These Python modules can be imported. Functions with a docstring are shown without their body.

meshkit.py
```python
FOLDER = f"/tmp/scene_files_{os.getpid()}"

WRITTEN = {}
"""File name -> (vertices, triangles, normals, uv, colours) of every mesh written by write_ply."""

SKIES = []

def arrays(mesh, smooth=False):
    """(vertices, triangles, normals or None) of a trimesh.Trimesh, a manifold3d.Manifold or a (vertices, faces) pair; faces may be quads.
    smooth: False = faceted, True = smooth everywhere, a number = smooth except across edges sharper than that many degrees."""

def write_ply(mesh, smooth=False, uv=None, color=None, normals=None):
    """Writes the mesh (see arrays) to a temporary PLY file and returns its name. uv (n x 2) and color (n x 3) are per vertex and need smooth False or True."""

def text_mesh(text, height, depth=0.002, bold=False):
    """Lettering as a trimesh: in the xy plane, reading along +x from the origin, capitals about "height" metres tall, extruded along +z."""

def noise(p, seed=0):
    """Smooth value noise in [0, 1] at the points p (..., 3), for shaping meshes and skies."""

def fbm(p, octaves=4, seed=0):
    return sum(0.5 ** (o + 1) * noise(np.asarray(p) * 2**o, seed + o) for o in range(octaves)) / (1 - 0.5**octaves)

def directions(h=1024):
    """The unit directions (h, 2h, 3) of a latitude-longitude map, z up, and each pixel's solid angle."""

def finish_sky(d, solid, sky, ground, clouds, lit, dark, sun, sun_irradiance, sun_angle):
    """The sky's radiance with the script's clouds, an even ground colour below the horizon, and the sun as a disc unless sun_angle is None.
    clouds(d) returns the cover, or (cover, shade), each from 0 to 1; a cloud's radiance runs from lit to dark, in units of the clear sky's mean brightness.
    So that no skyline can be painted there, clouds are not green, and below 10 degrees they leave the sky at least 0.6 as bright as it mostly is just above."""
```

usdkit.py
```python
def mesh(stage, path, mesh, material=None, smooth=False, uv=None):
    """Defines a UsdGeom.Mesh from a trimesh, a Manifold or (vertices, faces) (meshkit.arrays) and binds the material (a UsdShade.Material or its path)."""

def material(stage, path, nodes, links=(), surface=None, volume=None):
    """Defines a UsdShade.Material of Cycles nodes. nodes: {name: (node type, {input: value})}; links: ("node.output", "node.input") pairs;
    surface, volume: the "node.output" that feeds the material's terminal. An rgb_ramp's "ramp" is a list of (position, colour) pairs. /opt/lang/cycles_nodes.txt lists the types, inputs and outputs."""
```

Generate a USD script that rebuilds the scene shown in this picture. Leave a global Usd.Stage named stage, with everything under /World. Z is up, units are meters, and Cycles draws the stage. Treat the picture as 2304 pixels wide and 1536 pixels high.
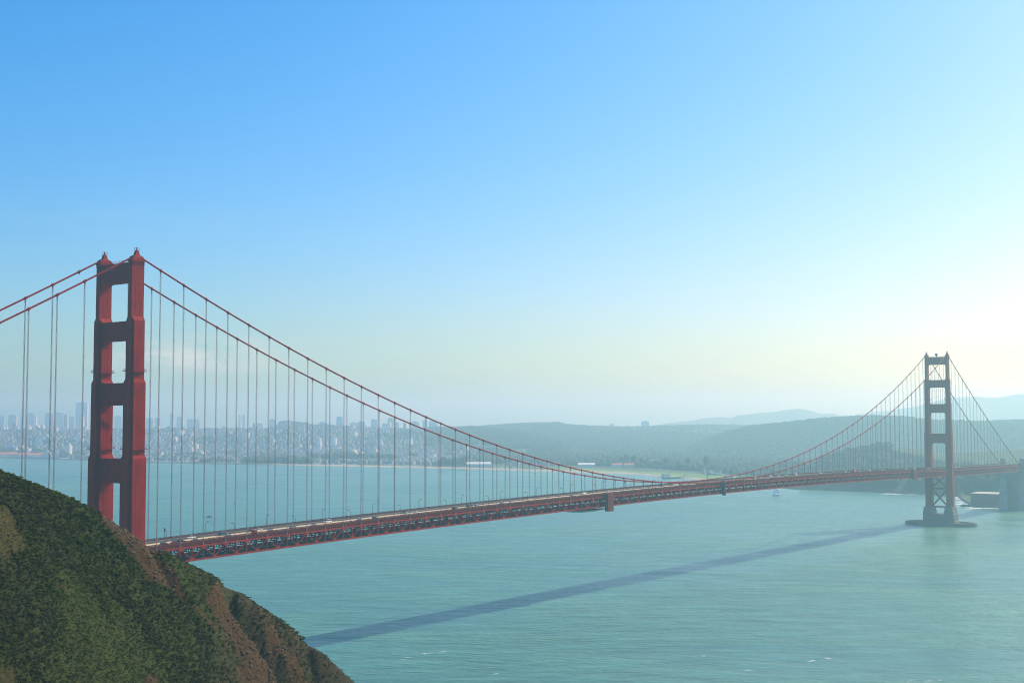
import math, random
import numpy as np, trimesh, usdkit, meshkit
from pxr import Usd, UsdGeom, UsdLux, UsdShade, Gf, Vt, Sdf

stage = Usd.Stage.CreateInMemory()
UsdGeom.SetStageUpAxis(stage, 'Z'); UsdGeom.SetStageMetersPerUnit(stage, 1.0)
UsdGeom.Xform.Define(stage, '/World'); UsdGeom.Scope.Define(stage, '/World/Looks')
rng = np.random.default_rng(7); random.seed(7)
# axes: x runs south along the bridge from the near tower, y east, z up

# ------------------------------------------------------------------ camera
CAM = np.array([-403.81, -560.81, 139.92]); YAW, PIT, ROL, FPX = 0.645336, 0.0616183, -0.00224229, 2849.85
FWD = np.array([math.cos(PIT)*math.cos(YAW), math.cos(PIT)*math.sin(YAW), math.sin(PIT)])
RGT = np.cross(FWD, [0, 0, 1]); RGT /= np.linalg.norm(RGT); UPV = np.cross(RGT, FWD)
RGT, UPV = RGT*math.cos(ROL)+UPV*math.sin(ROL), -RGT*math.sin(ROL)+UPV*math.cos(ROL)
cam = UsdGeom.Camera.Define(stage, '/World/camera')
cam.CreateHorizontalApertureAttr(36.0); cam.CreateVerticalApertureAttr(24.0); cam.CreateFocalLengthAttr(36.0*FPX/2304)
cam.CreateClippingRangeAttr((0.5, 100000.0)); cam.CreateExposureAttr(0.56)
M = np.eye(4); M[0, :3], M[1, :3], M[2, :3], M[3, :3] = RGT, UPV, -FWD, CAM
cam.AddTransformOp().Set(Gf.Matrix4d(*M.ravel().tolist()))
# ------------------------------------------------------------------ sky and sun
SUN = np.array([0.80, -0.30, 0.76]); SUN /= np.linalg.norm(SUN)
SKY_STRENGTH, SUN_INTENSITY = 0.10, 0.9
HAZE_DENSITY = 0.00018
dome = UsdLux.DomeLight.Define(stage, '/World/sky')
dome.GetPrim().SetCustomDataByKey('kind', 'structure')
skyn = {'s': ('sky_texture', {'sky_type': 'single_scattering', 'sun_disc': False, 'sun_elevation': math.asin(SUN[2]), 'sun_rotation': math.atan2(SUN[0], SUN[1]),
                              'altitude': 100.0, 'air_density': 1.0, 'aerosol_density': 1.45, 'ozone_density': 4.0}),
        'e': ('separate_color', {'color_type': 'rgb'}), 'o': ('combine_color', {'color_type': 'rgb'}), 'b': ('background_shader', {'strength': SKY_STRENGTH})}
skyl = [('s.color', 'e.color'), ('o.color', 'b.color')]
# clear, deep-blue air: red falls off steeply away from the sun (r -> k r^3 / (r^2 + c)); green and blue lean towards and away from red, so the low sky stays a warm white
def mth(name, op, *ins):
    skyn[name] = ('math', {'math_type': op, **{f'value{i+1}': x for i, x in enumerate(ins) if not isinstance(x, str)}})
    skyl.extend((x, f'{name}.value{i+1}') for i, x in enumerate(ins) if isinstance(x, str))
    return name + '.value'
q = mth('r2', 'multiply', 'e.r', 'e.r'); u3 = mth('r3', 'multiply', q, 'e.r'); dn = mth('rd', 'add', q, 14.0)
rr_ = mth('rk', 'multiply', mth('rv', 'divide', u3, dn), 1.66)
gg_ = mth('g2', 'multiply_add', 'e.r', 0.40, mth('g1', 'multiply', mth('g0', 'divide', mth('gs', 'multiply', 'e.g', 'e.g'), mth('gd', 'add', 'e.g', 0.9)), 0.84))
bb_ = mth('b3', 'maximum', mth('b2', 'multiply_add', 'e.r', -0.76, mth('b1', 'multiply', 'e.b', 1.56)), 0.0)
skyl += [(rr_, 'o.r'), (gg_, 'o.g'), (bb_, 'o.b')]
# a few thin pale clouds low in the east, and a faint wisp above them
skyl.remove(('o.color', 'b.color')); skyn['tc'] = ('texture_coordinate', {}); last = 'o.color'
for i, (az_, el_, kz, size, dens) in enumerate(((0.882, 0.0505, 5.0, 0.085, 0.75), (0.930, 0.0440, 5.0, 0.05, 0.55), (0.925, 0.152, 9.0, 0.16, 0.045))):
    cx_, cy_, cz_ = math.cos(el_)*math.cos(az_), math.cos(el_)*math.sin(az_), math.sin(el_)
    skyn[f'cm{i}'] = ('mapping', {'scale': (1.0, 1.0, kz)}); skyn[f'cd{i}'] = ('vector_math', {'math_type': 'distance', 'vector2': (cx_, cy_, cz_*kz)})
    skyn[f'cf{i}'] = ('map_range', {'from_min': 0.0, 'from_max': size, 'to_min': dens, 'to_max': 0.0, 'clamp': True})
    skyn[f'ck{i}'] = ('mapping', {'scale': (14.0, 14.0, 60.0)}); skyn[f'cn{i}'] = ('noise_texture', {'scale': 1.6, 'detail': 5.0, 'roughness': 0.55})
    skyn[f'cr{i}'] = ('map_range', {'from_min': 0.40, 'from_max': 0.62, 'to_min': 0.0, 'to_max': 1.0, 'clamp': True}); skyn[f'cx{i}'] = ('mix_color', {'use_clamp': False, 'use_clamp_result': False, 'b': (6.2, 6.0, 5.2)})
    skyl += [('tc.generated', f'cm{i}.vector'), (f'cm{i}.vector', f'cd{i}.vector1'), (f'cd{i}.value', f'cf{i}.value'), ('tc.generated', f'ck{i}.vector'), (f'ck{i}.vector', f'cn{i}.vector'), (f'cn{i}.fac', f'cr{i}.value'), (last, f'cx{i}.a')]
    skyl.append((mth(f'cq{i}', 'multiply', f'cf{i}.result', f'cr{i}.result'), f'cx{i}.fac')); last = f'cx{i}.result'
skyl.append((last, 'b.color'))
skym = usdkit.material(stage, '/World/Looks/sky_light', skyn, skyl, surface='b.background')
UsdShade.MaterialBindingAPI.Apply(dome.GetPrim()).Bind(skym)
sun = UsdLux.DistantLight.Define(stage, '/World/sun')
sun.CreateIntensityAttr(SUN_INTENSITY); sun.CreateAngleAttr(0.53); sun.CreateColorAttr(Gf.Vec3f(1.0, 0.97, 0.76))
sun.GetPrim().CreateAttribute('inputs:normalize', Sdf.ValueTypeNames.Bool).Set(True)
zz = SUN; xx = np.cross([0, 0, 1], zz); xx /= np.linalg.norm(xx); yy = np.cross(zz, xx)
L = np.eye(4); L[0, :3], L[1, :3], L[2, :3] = xx, yy, zz
sun.AddTransformOp().Set(Gf.Matrix4d(*L.ravel().tolist()))

# ------------------------------------------------------------------ helpers
used = {}
def path(name, parent=None):
    base = (str(parent.GetPath()) if parent is not None else '/World') + '/' + name
    k = used.get(base, 0); used[base] = k + 1
    return base if k == 0 else f'{base}_{k:03d}'
def tag(o, label=None, category=None, group=None, kind=None):
    for k, v in (('label', label), ('category', category), ('group', group), ('kind', kind)):
        if v: o.SetCustomDataByKey(k, v)
    return o
def empty(name, parent=None, loc=None, rz=0.0, **t):
    x = UsdGeom.Xform.Define(stage, path(name, parent))
    if loc is not None: x.AddTranslateOp().Set(Gf.Vec3d(*map(float, loc)))
    if rz: x.AddRotateZOp().Set(float(rz))
    return tag(x.GetPrim(), **t)
def obj(name, mesh, mat, parent=None, smooth=False, **t):
    if isinstance(mesh, MB): mesh = mesh.get()
    return tag(usdkit.mesh(stage, path(name, parent), mesh, mat, smooth).GetPrim(), **t)
def copy(root, loc, rz=0.0, scale=None, name=None, **t):
    n = name or root.GetName().rstrip('0123456789').rstrip('_')
    x = UsdGeom.Xform.Define(stage, path(n))
    x.AddTranslateOp().Set(Gf.Vec3d(*map(float, loc)))
    if rz: x.AddRotateZOp().Set(float(rz))
    if scale is not None: x.AddScaleOp().Set(Gf.Vec3f(*map(float, scale)))
    p = x.GetPrim(); p.GetReferences().AddInternalReference(root.GetPath()); p.SetInstanceable(True)
    return tag(p, **t)
def proto(name):
    p = stage.CreateClassPrim('/World/Looks/' + name) if False else stage.CreateClassPrim('/' + name)
    p.SetTypeName('Xform'); return p

class MB:
    """Collects quads and triangles into one mesh."""
    def __init__(s): s.v, s.f, s.n = [], [], 0
    def add(s, v, f):
        v = np.asarray(v, float); f = np.asarray(f, int)
        if f.shape[1] == 4: f = np.vstack([f[:, [0, 1, 2]], f[:, [0, 2, 3]]])
        s.v.append(v); s.f.append(f + s.n); s.n += len(v); return s
    def tm(s, m): return s.add(m.vertices, m.faces)
    def box(s, c, d, rz=0.0):
        c = np.asarray(c, float); d = np.asarray(d, float)/2
        p = np.array([[x, y, z] for z in (-1, 1) for x, y in ((-1, -1), (1, -1), (1, 1), (-1, 1))])*d
        if rz: q = p.copy(); p[:, 0] = q[:, 0]*math.cos(rz)-q[:, 1]*math.sin(rz); p[:, 1] = q[:, 0]*math.sin(rz)+q[:, 1]*math.cos(rz)
        return s.add(p + c, [[3, 2, 1, 0], [4, 5, 6, 7], [0, 1, 5, 4], [1, 2, 6, 5], [2, 3, 7, 6], [3, 0, 4, 7]])
    def beam(s, a, b, w, h, up=(0, 0, 1)):
        a, b = np.asarray(a, float), np.asarray(b, float); t = b - a; t /= np.linalg.norm(t)
        side = np.cross(t, up); 
        if np.linalg.norm(side) < 1e-6: side = np.cross(t, (1, 0, 0))
        side /= np.linalg.norm(side); u = np.cross(side, t)
        o = [(-1, -1), (1, -1), (1, 1), (-1, 1)]
        v = [a + side*w/2*i + u*h/2*j for i, j in o] + [b + side*w/2*i + u*h/2*j for i, j in o]
        return s.add(v, [[0, 1, 2, 3], [7, 6, 5, 4], [0, 4, 5, 1], [1, 5, 6, 2], [2, 6, 7, 3], [3, 7, 4, 0]])
    def tube(s, pts, r, n=10, caps=True):
        p = np.asarray(pts, float); t = np.gradient(p, axis=0); t /= np.linalg.norm(t, axis=1, keepdims=True)
        a = np.cross(t, np.where(np.abs(t[:, 2:]) < 0.95, [0, 0, 1.0], [1.0, 0, 0])); a /= np.linalg.norm(a, axis=1, keepdims=True); b = np.cross(t, a)
        r = np.broadcast_to(r, (len(p),)); ang = np.arange(n)*2*np.pi/n
        v = (p[:, None] + r[:, None, None]*(np.cos(ang)[None, :, None]*a[:, None] + np.sin(ang)[None, :, None]*b[:, None])).reshape(-1, 3)
        f = [[i*n+j, i*n+(j+1) % n, (i+1)*n+(j+1) % n, (i+1)*n+j] for i in range(len(p)-1) for j in range(n)]
        s.add(v, f)
        if caps:
            m = (len(p)-1)*n
            s.add(v, [[0, n-j, n-j-1] for j in range(1, n-1)] + [[m, m+j, m+j+1] for j in range(1, n-1)])
        return s
    def loft(s, rings, caps=True):
        """rings: list of (k,3) arrays of the same k, counter-clockwise from above, bottom first."""
        k = len(rings[0]); v = np.vstack(rings)
        f = [[i*k+j, i*k+(j+1) % k, (i+1)*k+(j+1) % k, (i+1)*k+j] for i in range(len(rings)-1) for j in range(k)]
        s.add(v, f)
        if caps:
            import mapbox_earcut as ec
            for ring, flip in ((rings[0], True), (rings[-1], False)):
                tri = ec.triangulate_float64(np.ascontiguousarray(ring[:, :2]), np.array([k], np.uint32)).reshape(-1, 3)
                a = ring[tri]; cr = np.cross(a[:, 1]-a[:, 0], a[:, 2]-a[:, 0])[:, 2]
                tri[(cr < 0) != flip] = tri[(cr < 0) != flip][:, ::-1]
                s.add(ring, tri)
        return s
    def get(s): return np.vstack(s.v), np.vstack(s.f)
def ray(u, v):
    return FWD + (u-1152)/FPX*RGT - (v-768)/FPX*UPV
def at(u, v, r):
    """The world point seen at photo position (u, v) that lies r metres away over the ground."""
    d = ray(u, v); return CAM + d*r/math.hypot(d[0], d[1])
def onz(u, v, z=0.0):
    d = ray(u, v); return CAM + d*(z-CAM[2])/d[2]
def pix(P):
    d = np.asarray(P, float) - CAM; w = d@FWD
    return 1152 + FPX*(d@RGT)/w, 768 - FPX*(d@UPV)/w
def az_of(u):
    d = ray(u, 944.0); return math.atan2(d[1], d[0])
def interp(x, pts):
    a = np.asarray(pts, float); return np.interp(x, a[:, 0], a[:, 1])
def sstep(x, a, b):
    t = np.clip((np.asarray(x, float)-a)/(b-a), 0, 1); return t*t*(3-2*t)
def fbm(p, octaves=4, seed=0):
    p = np.asarray(p, float); out = 0; amp = 1; tot = 0
    for k in range(octaves):
        out = out + amp*meshkit.noise(p*2.0**k + 17.3*k, seed+k); tot += amp; amp *= 0.5
    return out/tot*2-1
def fbm2(x, y, scale, octaves=4, seed=0):
    x = np.asarray(x, float); y = np.asarray(y, float)
    return fbm(np.stack([x/scale, y/scale, np.zeros_like(x)+0.37], -1), octaves, seed)
def primvar(prim, name, data, interp='vertex'):
    t = Sdf.ValueTypeNames.Color3fArray if np.ndim(data) == 2 else Sdf.ValueTypeNames.FloatArray
    pv = UsdGeom.PrimvarsAPI(prim).CreatePrimvar(name, t, interp)
    pv.Set(Vt.Vec3fArray.FromNumpy(np.asarray(data, np.float32)) if np.ndim(data) == 2 else Vt.FloatArray.FromNumpy(np.asarray(data, np.float32)))

# ------------------------------------------------------------------ materials
def flat(name, color, rough=0.6, var=0.12, scale=0.5, spec=0.3, metallic=0.0, bump=0.0):
    lo = [c*(1-var) for c in color]; hi = [min(1, c*(1+var)) for c in color]
    n = {'g': ('geometry', {}), 'n': ('noise_texture', {'scale': scale, 'detail': 5.0, 'roughness': 0.6}), 'r': ('rgb_ramp', {'ramp': [(0.25, lo), (0.75, hi)]}),
         'p': ('principled_bsdf', {'roughness': rough, 'specular_ior_level': spec, 'metallic': metallic})}
    l = [('g.position', 'n.vector'), ('n.fac', 'r.fac'), ('r.color', 'p.base_color')]
    if bump:
        n['b'] = ('bump', {'strength': bump, 'distance': 0.3}); l += [('n.fac', 'b.height'), ('b.normal', 'p.normal')]
    return usdkit.material(stage, '/World/Looks/'+name, n, l, surface='p.BSDF')
def paint_material(name, color, rust):
    """International-orange paint: broad fading, vertical rain streaks, a little rust."""
    return usdkit.material(stage, '/World/Looks/'+name, {
        'g': ('geometry', {}), 'm': ('mapping', {'scale': (1.2, 1.2, 0.06)}),
        'n': ('noise_texture', {'scale': 1.0, 'detail': 6.0, 'roughness': 0.65}), 'n2': ('noise_texture', {'scale': 0.12, 'detail': 3.0}),
        'r': ('rgb_ramp', {'ramp': [(0.25, [c*0.78 for c in color]), (0.5, color), (0.8, [min(1, c*1.15+0.01) for c in color])]}),
        'r2': ('rgb_ramp', {'ramp': [(0.35, (0.8, 0.8, 0.85)), (0.7, (1.1, 1.08, 1.05))]}),
        'x': ('mix_color', {'blend_type': 'multiply', 'fac': 1.0, 'use_clamp': False}),
        'p': ('principled_bsdf', {'roughness': 0.7, 'specular_ior_level': 0.06})},
        [('g.position', 'm.vector'), ('m.vector', 'n.vector'), ('g.position', 'n2.vector'), ('n.fac', 'r.fac'), ('n2.fac', 'r2.fac'), ('r.color', 'x.a'), ('r2.color', 'x.b'), ('x.result', 'p.base_color')], surface='p.BSDF')
PAINT = paint_material('bridge_paint', (0.27, 0.009, 0.003), 0)
PAINT_TRUSS = paint_material('truss_paint', (0.32, 0.024, 0.012), 0)
ROPE = flat('suspender_rope', (0.22, 0.13, 0.12), 0.6, 0.1, 0.4)
CONCRETE = flat('weathered_concrete', (0.27, 0.25, 0.22), 0.85, 0.25, 0.15, 0.2)
PIERCON = flat('stained_pier_concrete', (0.12, 0.11, 0.10), 0.85, 0.3, 0.2, 0.2)
DARKCON = flat('sea_stained_concrete', (0.11, 0.11, 0.10), 0.8, 0.3, 0.2, 0.25)
FOOTWAY = flat('footway_concrete', (0.13, 0.10, 0.085), 0.8, 0.2, 0.3, 0.2)
UNDER = flat('grimy_underside_paint', (0.055, 0.016, 0.013), 0.7, 0.3, 0.5, 0.15)  # red paint darkened to carry the shade among the crowded members under the deck
ASPHALT = flat('asphalt', (0.055, 0.05, 0.046), 0.95, 0.25, 0.15, 0.06)
PALEROAD = flat('worn_pale_pavement', (0.68, 0.47, 0.26), 0.6, 0.18, 0.3, 0.3)
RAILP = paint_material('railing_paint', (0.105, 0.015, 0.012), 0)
WHITEPAINT = flat('white_marking', (0.75, 0.74, 0.7), 0.6, 0.1, 1.0)
DARKSTEEL = flat('dark_grey_steel', (0.035, 0.035, 0.04), 0.55, 0.2, 0.6)
LAMP = flat('lamp_post_paint', (0.13, 0.05, 0.04), 0.5, 0.15, 0.7)
GLASSDARK = flat('dark_window_glass', (0.015, 0.018, 0.02), 0.08, 0.1, 0.5, 0.6)
RUBBER = flat('tyre_rubber', (0.02, 0.02, 0.02), 0.8, 0.1, 1.0, 0.2)

def water_material():
    n = {'g': ('geometry', {}),
         'm1': ('mapping', {'mapping_type': 'texture', 'scale': (4.5, 6.5, 5.0), 'rotation': (0, 0, YAW-0.12)}), 'm2': ('mapping', {'mapping_type': 'texture', 'scale': (17.0, 42.0, 20.0), 'rotation': (0, 0, YAW+0.1)}),
         'm3': ('mapping', {'mapping_type': 'texture', 'scale': (130.0, 560.0, 200.0), 'rotation': (0, 0, YAW-0.15)}),
         'n1': ('noise_texture', {'scale': 1.0, 'detail': 3.0, 'roughness': 0.55, 'distortion': 0.15}),
         'n2': ('noise_texture', {'scale': 1.0, 'detail': 5.0, 'roughness': 0.65, 'distortion': 0.3}),
         'n3': ('noise_texture', {'scale': 1.0, 'detail': 5.0, 'roughness': 0.65, 'distortion': 1.2}),
         'n4': ('noise_texture', {'scale': 0.0016, 'detail': 6.0, 'roughness': 0.55, 'distortion': 0.8}),
         'a': ('math', {'math_type': 'multiply_add', 'value2': 0.35}), 
         'cf': ('math', {'math_type': 'multiply', 'value2': 0.6}), 'cg': ('math', {'math_type': 'multiply_add', 'value2': 0.45}),
         'amp': ('map_range', {'from_min': 0.35, 'from_max': 0.68, 'to_min': 0.35, 'to_max': 1.0, 'clamp': True}),
         'h': ('math', {'math_type': 'multiply'}),
         'b': ('bump', {'strength': 1.0, 'distance': 3.2}),
         'ws': ('map_range', {'from_min': 0.3, 'from_max': 0.7, 'to_min': 0.74, 'to_max': 1.26, 'clamp': True}), 'wx': ('mix_color', {'blend_type': 'multiply', 'fac': 1.0, 'use_clamp': False, 'use_clamp_result': False}), 'wc': ('combine_color', {'color_type': 'rgb'}),
         'c': ('rgb_ramp', {'ramp': [(0.3, (0.018, 0.085, 0.072)), (0.5, (0.048, 0.160, 0.118)), (0.7, (0.090, 0.215, 0.148))]}),
         'rr': ('map_range', {'from_min': 0.35, 'from_max': 0.68, 'to_min': 0.27, 'to_max': 0.38, 'clamp': True}),
         'p': ('principled_bsdf', {'ior': 1.33, 'specular_ior_level': 0.75})}
    l = [('g.position', f'm{i}.vector') for i in (1, 2, 3)] + [(f'm{i}.vector', f'n{i}.vector') for i in (1, 2, 3)] + [('g.position', 'n4.vector'),
         ('n1.fac', 'a.value1'), ('n2.fac', 'a.value3'), ('a.value', 'h.value1'), ('n3.fac', 'amp.value'), ('amp.result', 'h.value2'), ('h.value', 'b.height'), ('b.normal', 'p.normal'),
         ('n3.fac', 'cf.value1'), ('n4.fac', 'cg.value1'), ('cf.value', 'cg.value3'), ('cg.value', 'c.fac'), ('n2.fac', 'ws.value'), ('ws.result', 'wc.r'), ('ws.result', 'wc.g'), ('ws.result', 'wc.b'), ('c.color', 'wx.a'), ('wc.color', 'wx.b'), ('wx.result', 'p.base_color'), ('n3.fac', 'rr.value'), ('rr.result', 'p.roughness')]
    return usdkit.material(stage, '/World/Looks/sea_water', n, l, surface='p.BSDF')
WATER = water_material()
def attr_ground(name, grain, bump, scale, rough=0.95, dist=1.0):
    """Ground whose own soil, grass and sand colours come with the mesh; grain varies them."""
    return usdkit.material(stage, '/World/Looks/'+name, {
        'g': ('geometry', {}), 'at': ('attribute', {'attribute': 'ground_color'}), 'n': ('noise_texture', {'scale': scale, 'detail': 6.0, 'roughness': 0.7}),
        'r': ('rgb_ramp', {'ramp': [(0.25, (1-grain,)*3), (0.75, (1+grain,)*3)]}), 'x': ('mix_color', {'blend_type': 'multiply', 'fac': 1.0, 'use_clamp': False, 'use_clamp_result': False}),
        'b': ('bump', {'strength': bump, 'distance': dist}), 'p': ('principled_bsdf', {'roughness': rough, 'specular_ior_level': 0.15})},
        [('g.position', 'n.vector'), ('n.fac', 'r.fac'), ('at.color', 'x.a'), ('r.color', 'x.b'), ('x.result', 'p.base_color'), ('n.fac', 'b.height'), ('b.normal', 'p.normal')], surface='p.BSDF')
def leafy(name, cols, rnd='object_info.random', trans=0.25):
    n = {'o': ('object_info', {}), 'g': ('geometry', {}), 'r': ('rgb_ramp', {'ramp': cols}), 'w': ('math', {'math_type': 'multiply_add', 'value2': 0.35}),
         'k': ('math', {'math_type': 'multiply', 'value2': 0.65}),
         'd': ('principled_bsdf', {'roughness': 0.7, 'specular_ior_level': 0.15}), 't': ('translucent_bsdf', {}), 'm': ('mix_closure', {'fac': trans})}
    l = [('g.random_per_island', 'w.value1'), ('o.random', 'k.value1'), ('k.value', 'w.value3'), ('w.value', 'r.fac'), ('r.color', 'd.base_color'), ('r.color', 't.color'), ('d.BSDF', 'm.closure1'), ('t.BSDF', 'm.closure2')]
    return usdkit.material(stage, '/World/Looks/'+name, n, l, surface='m.closure')

# ------------------------------------------------------------------ sea and haze
W0, W1 = np.array([-3500, -4500]), np.array([13500, 12500])
v = [[W0[0], W0[1], 0], [W1[0], W0[1], 0], [W1[0], W1[1], 0], [W0[0], W1[1], 0]]
obj('water', (np.array(v, float), np.array([[0, 1, 2], [0, 2, 3]])), WATER, kind='structure')
HAZE = usdkit.material(stage, '/World/Looks/haze_air', {'p': ('principled_volume', {'color': (0.46, 0.88, 0.96), 'absorption_color': (0.75, 1.0, 1.0), 'density': HAZE_DENSITY, 'anisotropy': 0.53})}, [], volume='p.volume')
hz = MB().box(((W0[0]+W1[0])/2, (W0[1]+W1[1])/2, 192.5), (W1[0]-W0[0]+200, W1[1]-W0[1]+200, 387))
obj('haze', hz, HAZE, kind='stuff')

# ------------------------------------------------------------------ far land
SHORE = [(-500, 5500), (0, 5172), (200, 4695), (330, 4378), (600, 4048), (850, 3824), (1060, 3618), (1200, 3470), (1400, 3290), (1550, 3000), (1640, 2810), (1790, 2611), (2000, 2522), (2080, 2480), (2150, 2440), (2163, 2290), (2185, 2170), (2304, 2140), (2700, 2080), (2950, 2060)]
def ridge(pts, r, wf, wb, p=1.0, dz=0.0): return dict(pts=np.array(pts, float), r=r, wf=wf, wb=wb, p=p, dz=dz)
CITY = [ridge([(-500, 972), (0, 966), (100, 964), (200, 968), (330, 966), (450, 966), (600, 966), (640, 953), (690, 958), (800, 965), (900, 968), (1000, 966), (1080, 965), (1160, 975), (1260, 990)], [(-500, 6900), (600, 6400), (1260, 5900)], 1600, 900),
        ridge([(900, 1010), (980, 980), (1030, 961), (1080, 957), (1140, 952), (1190, 951), (1220, 949), (1255, 949), (1275, 953), (1330, 957), (1400, 959), (1500, 957), (1600, 955), (1700, 957), (1800, 965), (1900, 980)], [(900, 7300), (1700, 7100)], 2300, 900, dz=15),
        ridge([(1440, 1040), (1480, 1028), (1540, 1006), (1600, 984), (1640, 970), (1690, 958), (1760, 952), (1820, 944), (1900, 938), (1960, 937), (2040, 940), (2090, 947), (2140, 948), (2200, 950), (2304, 947), (2500, 944), (2950, 955)], [(1440, 5500), (1700, 5400), (2000, 5100), (2950, 5000)], 950, 700, dz=13),
        ridge([(1600, 1072), (1700, 1058), (1830, 1040), (1900, 1012), (1990, 998), (2070, 1002), (2120, 1013), (2200, 1008), (2304, 1002), (2950, 1000)], [(1600, 3300), (2304, 3150), (2950, 3000)], 450, 350, dz=10),
        ridge([(1690, 1092), (1760, 1084), (1830, 1070), (2000, 1062), (2150, 1062), (2304, 1052), (2950, 1046)], [(1690, 2690), (2000, 2600), (2200, 2500), (2304, 2420), (2950, 2350)], 80, 500, 0.7, dz=6)]
FAR = [ridge([(1440, 962), (1500, 952), (1560, 946), (1590, 940), (1620, 938), (1648, 941), (1656, 935), (1690, 931), (1720, 928), (1750, 926), (1765, 922), (1800, 920), (1830, 926), (1850, 932), (1870, 930), (1890, 935), (1930, 942), (2000, 950)], [(1440, 10300), (2000, 10300)], 1500, 1200),
       ridge([(1880, 950), (1920, 935), (1960, 928), (2000, 925), (2060, 916), (2100, 905), (2140, 895), (2200, 894), (2240, 897), (2265, 893), (2290, 888), (2320, 887), (2500, 878), (2950, 880)], [(1880, 11200), (2950, 11200)], 1500, 1200)]
def ridge_z(h, u, r, wig=True):
    vv = np.interp(u, h['pts'][:, 0], h['pts'][:, 1]); rr = interp(u, h['r'])
    ds = (944.0-vv)/FPX/np.sqrt(1+((u-1152)/FPX)**2)
    zr = CAM[2] + ds*rr
    inside = sstep(u, h['pts'][0, 0], h['pts'][0, 0]+40)*(1-sstep(u, h['pts'][-1, 0]-40, h['pts'][-1, 0])) if False else 1.0*((u >= h['pts'][0, 0]) & (u <= h['pts'][-1, 0]))
    d = np.where(r < rr, (rr-r)/h['wf'], (r-rr)/h['wb'])
    s = (0.5+0.5*np.cos(np.pi*np.clip(d, 0, 1)))**h['p']
    zr = zr - h.get('dz', 0)
    return 3 + (zr-3)*s*inside
def height(x, y, hills, u, r):
    z = np.full(np.shape(x), 3.0)
    for h in hills: z = np.maximum(z, ridge_z(h, u, r))
    amp = np.clip((z-4)/40, 0, 1)
    return z + amp*(5*fbm2(x, y, 260.0, 3, 3) + 1.6*fbm2(x, y, 60.0, 3, 9))
def ur(x, y):
    dx, dy = x-CAM[0], y-CAM[1]
    c = dx*math.cos(YAW)+dy*math.sin(YAW); s = dx*math.sin(YAW)-dy*math.cos(YAW)
    return 1152 + FPX*s/np.maximum(c, 1), np.hypot(dx, dy)
def ground(x, y):
    u, r = ur(np.asarray(x, float), np.asarray(y, float)); return height(np.asarray(x, float), np.asarray(y, float), CITY, u, r)
def polar(us, rs_of):
    U = np.asarray(us, float); A = np.array([az_of(u) for u in U])
    R = np.array([rs_of(u) for u in U]); X = CAM[0]+R*np.cos(A)[:, None]; Y = CAM[1]+R*np.sin(A)[:, None]
    return np.broadcast_to(U[:, None], R.shape), R, X, Y
def grid_faces(n, m):
    i, j = np.meshgrid(np.arange(n-1), np.arange(m-1), indexing='ij'); a = (i*m+j).ravel()
    return np.vstack([np.stack([a, a+m, a+m+1], 1), np.stack([a, a+m+1, a+1], 1)])
def heightfield(name, X, Y, Z, mat, col=None, **t):
    f = grid_faces(*X.shape); v = np.stack([X, Y, Z], -1).reshape(-1, 3)
    a = v[f[:1]]; 
    if np.cross(a[0, 1]-a[0, 0], a[0, 2]-a[0, 0])[2] < 0: f = f[:, ::-1]
    o = obj(name, (v, f), mat, smooth=True, **t)
    if col is not None: primvar(o, 'ground_color', col.reshape(-1, 3))
    return o
LAND = attr_ground('far_land_ground', 0.35, 0.6, 0.02, dist=6.0)
us = np.arange(-460, 2960, 7.0)
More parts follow.
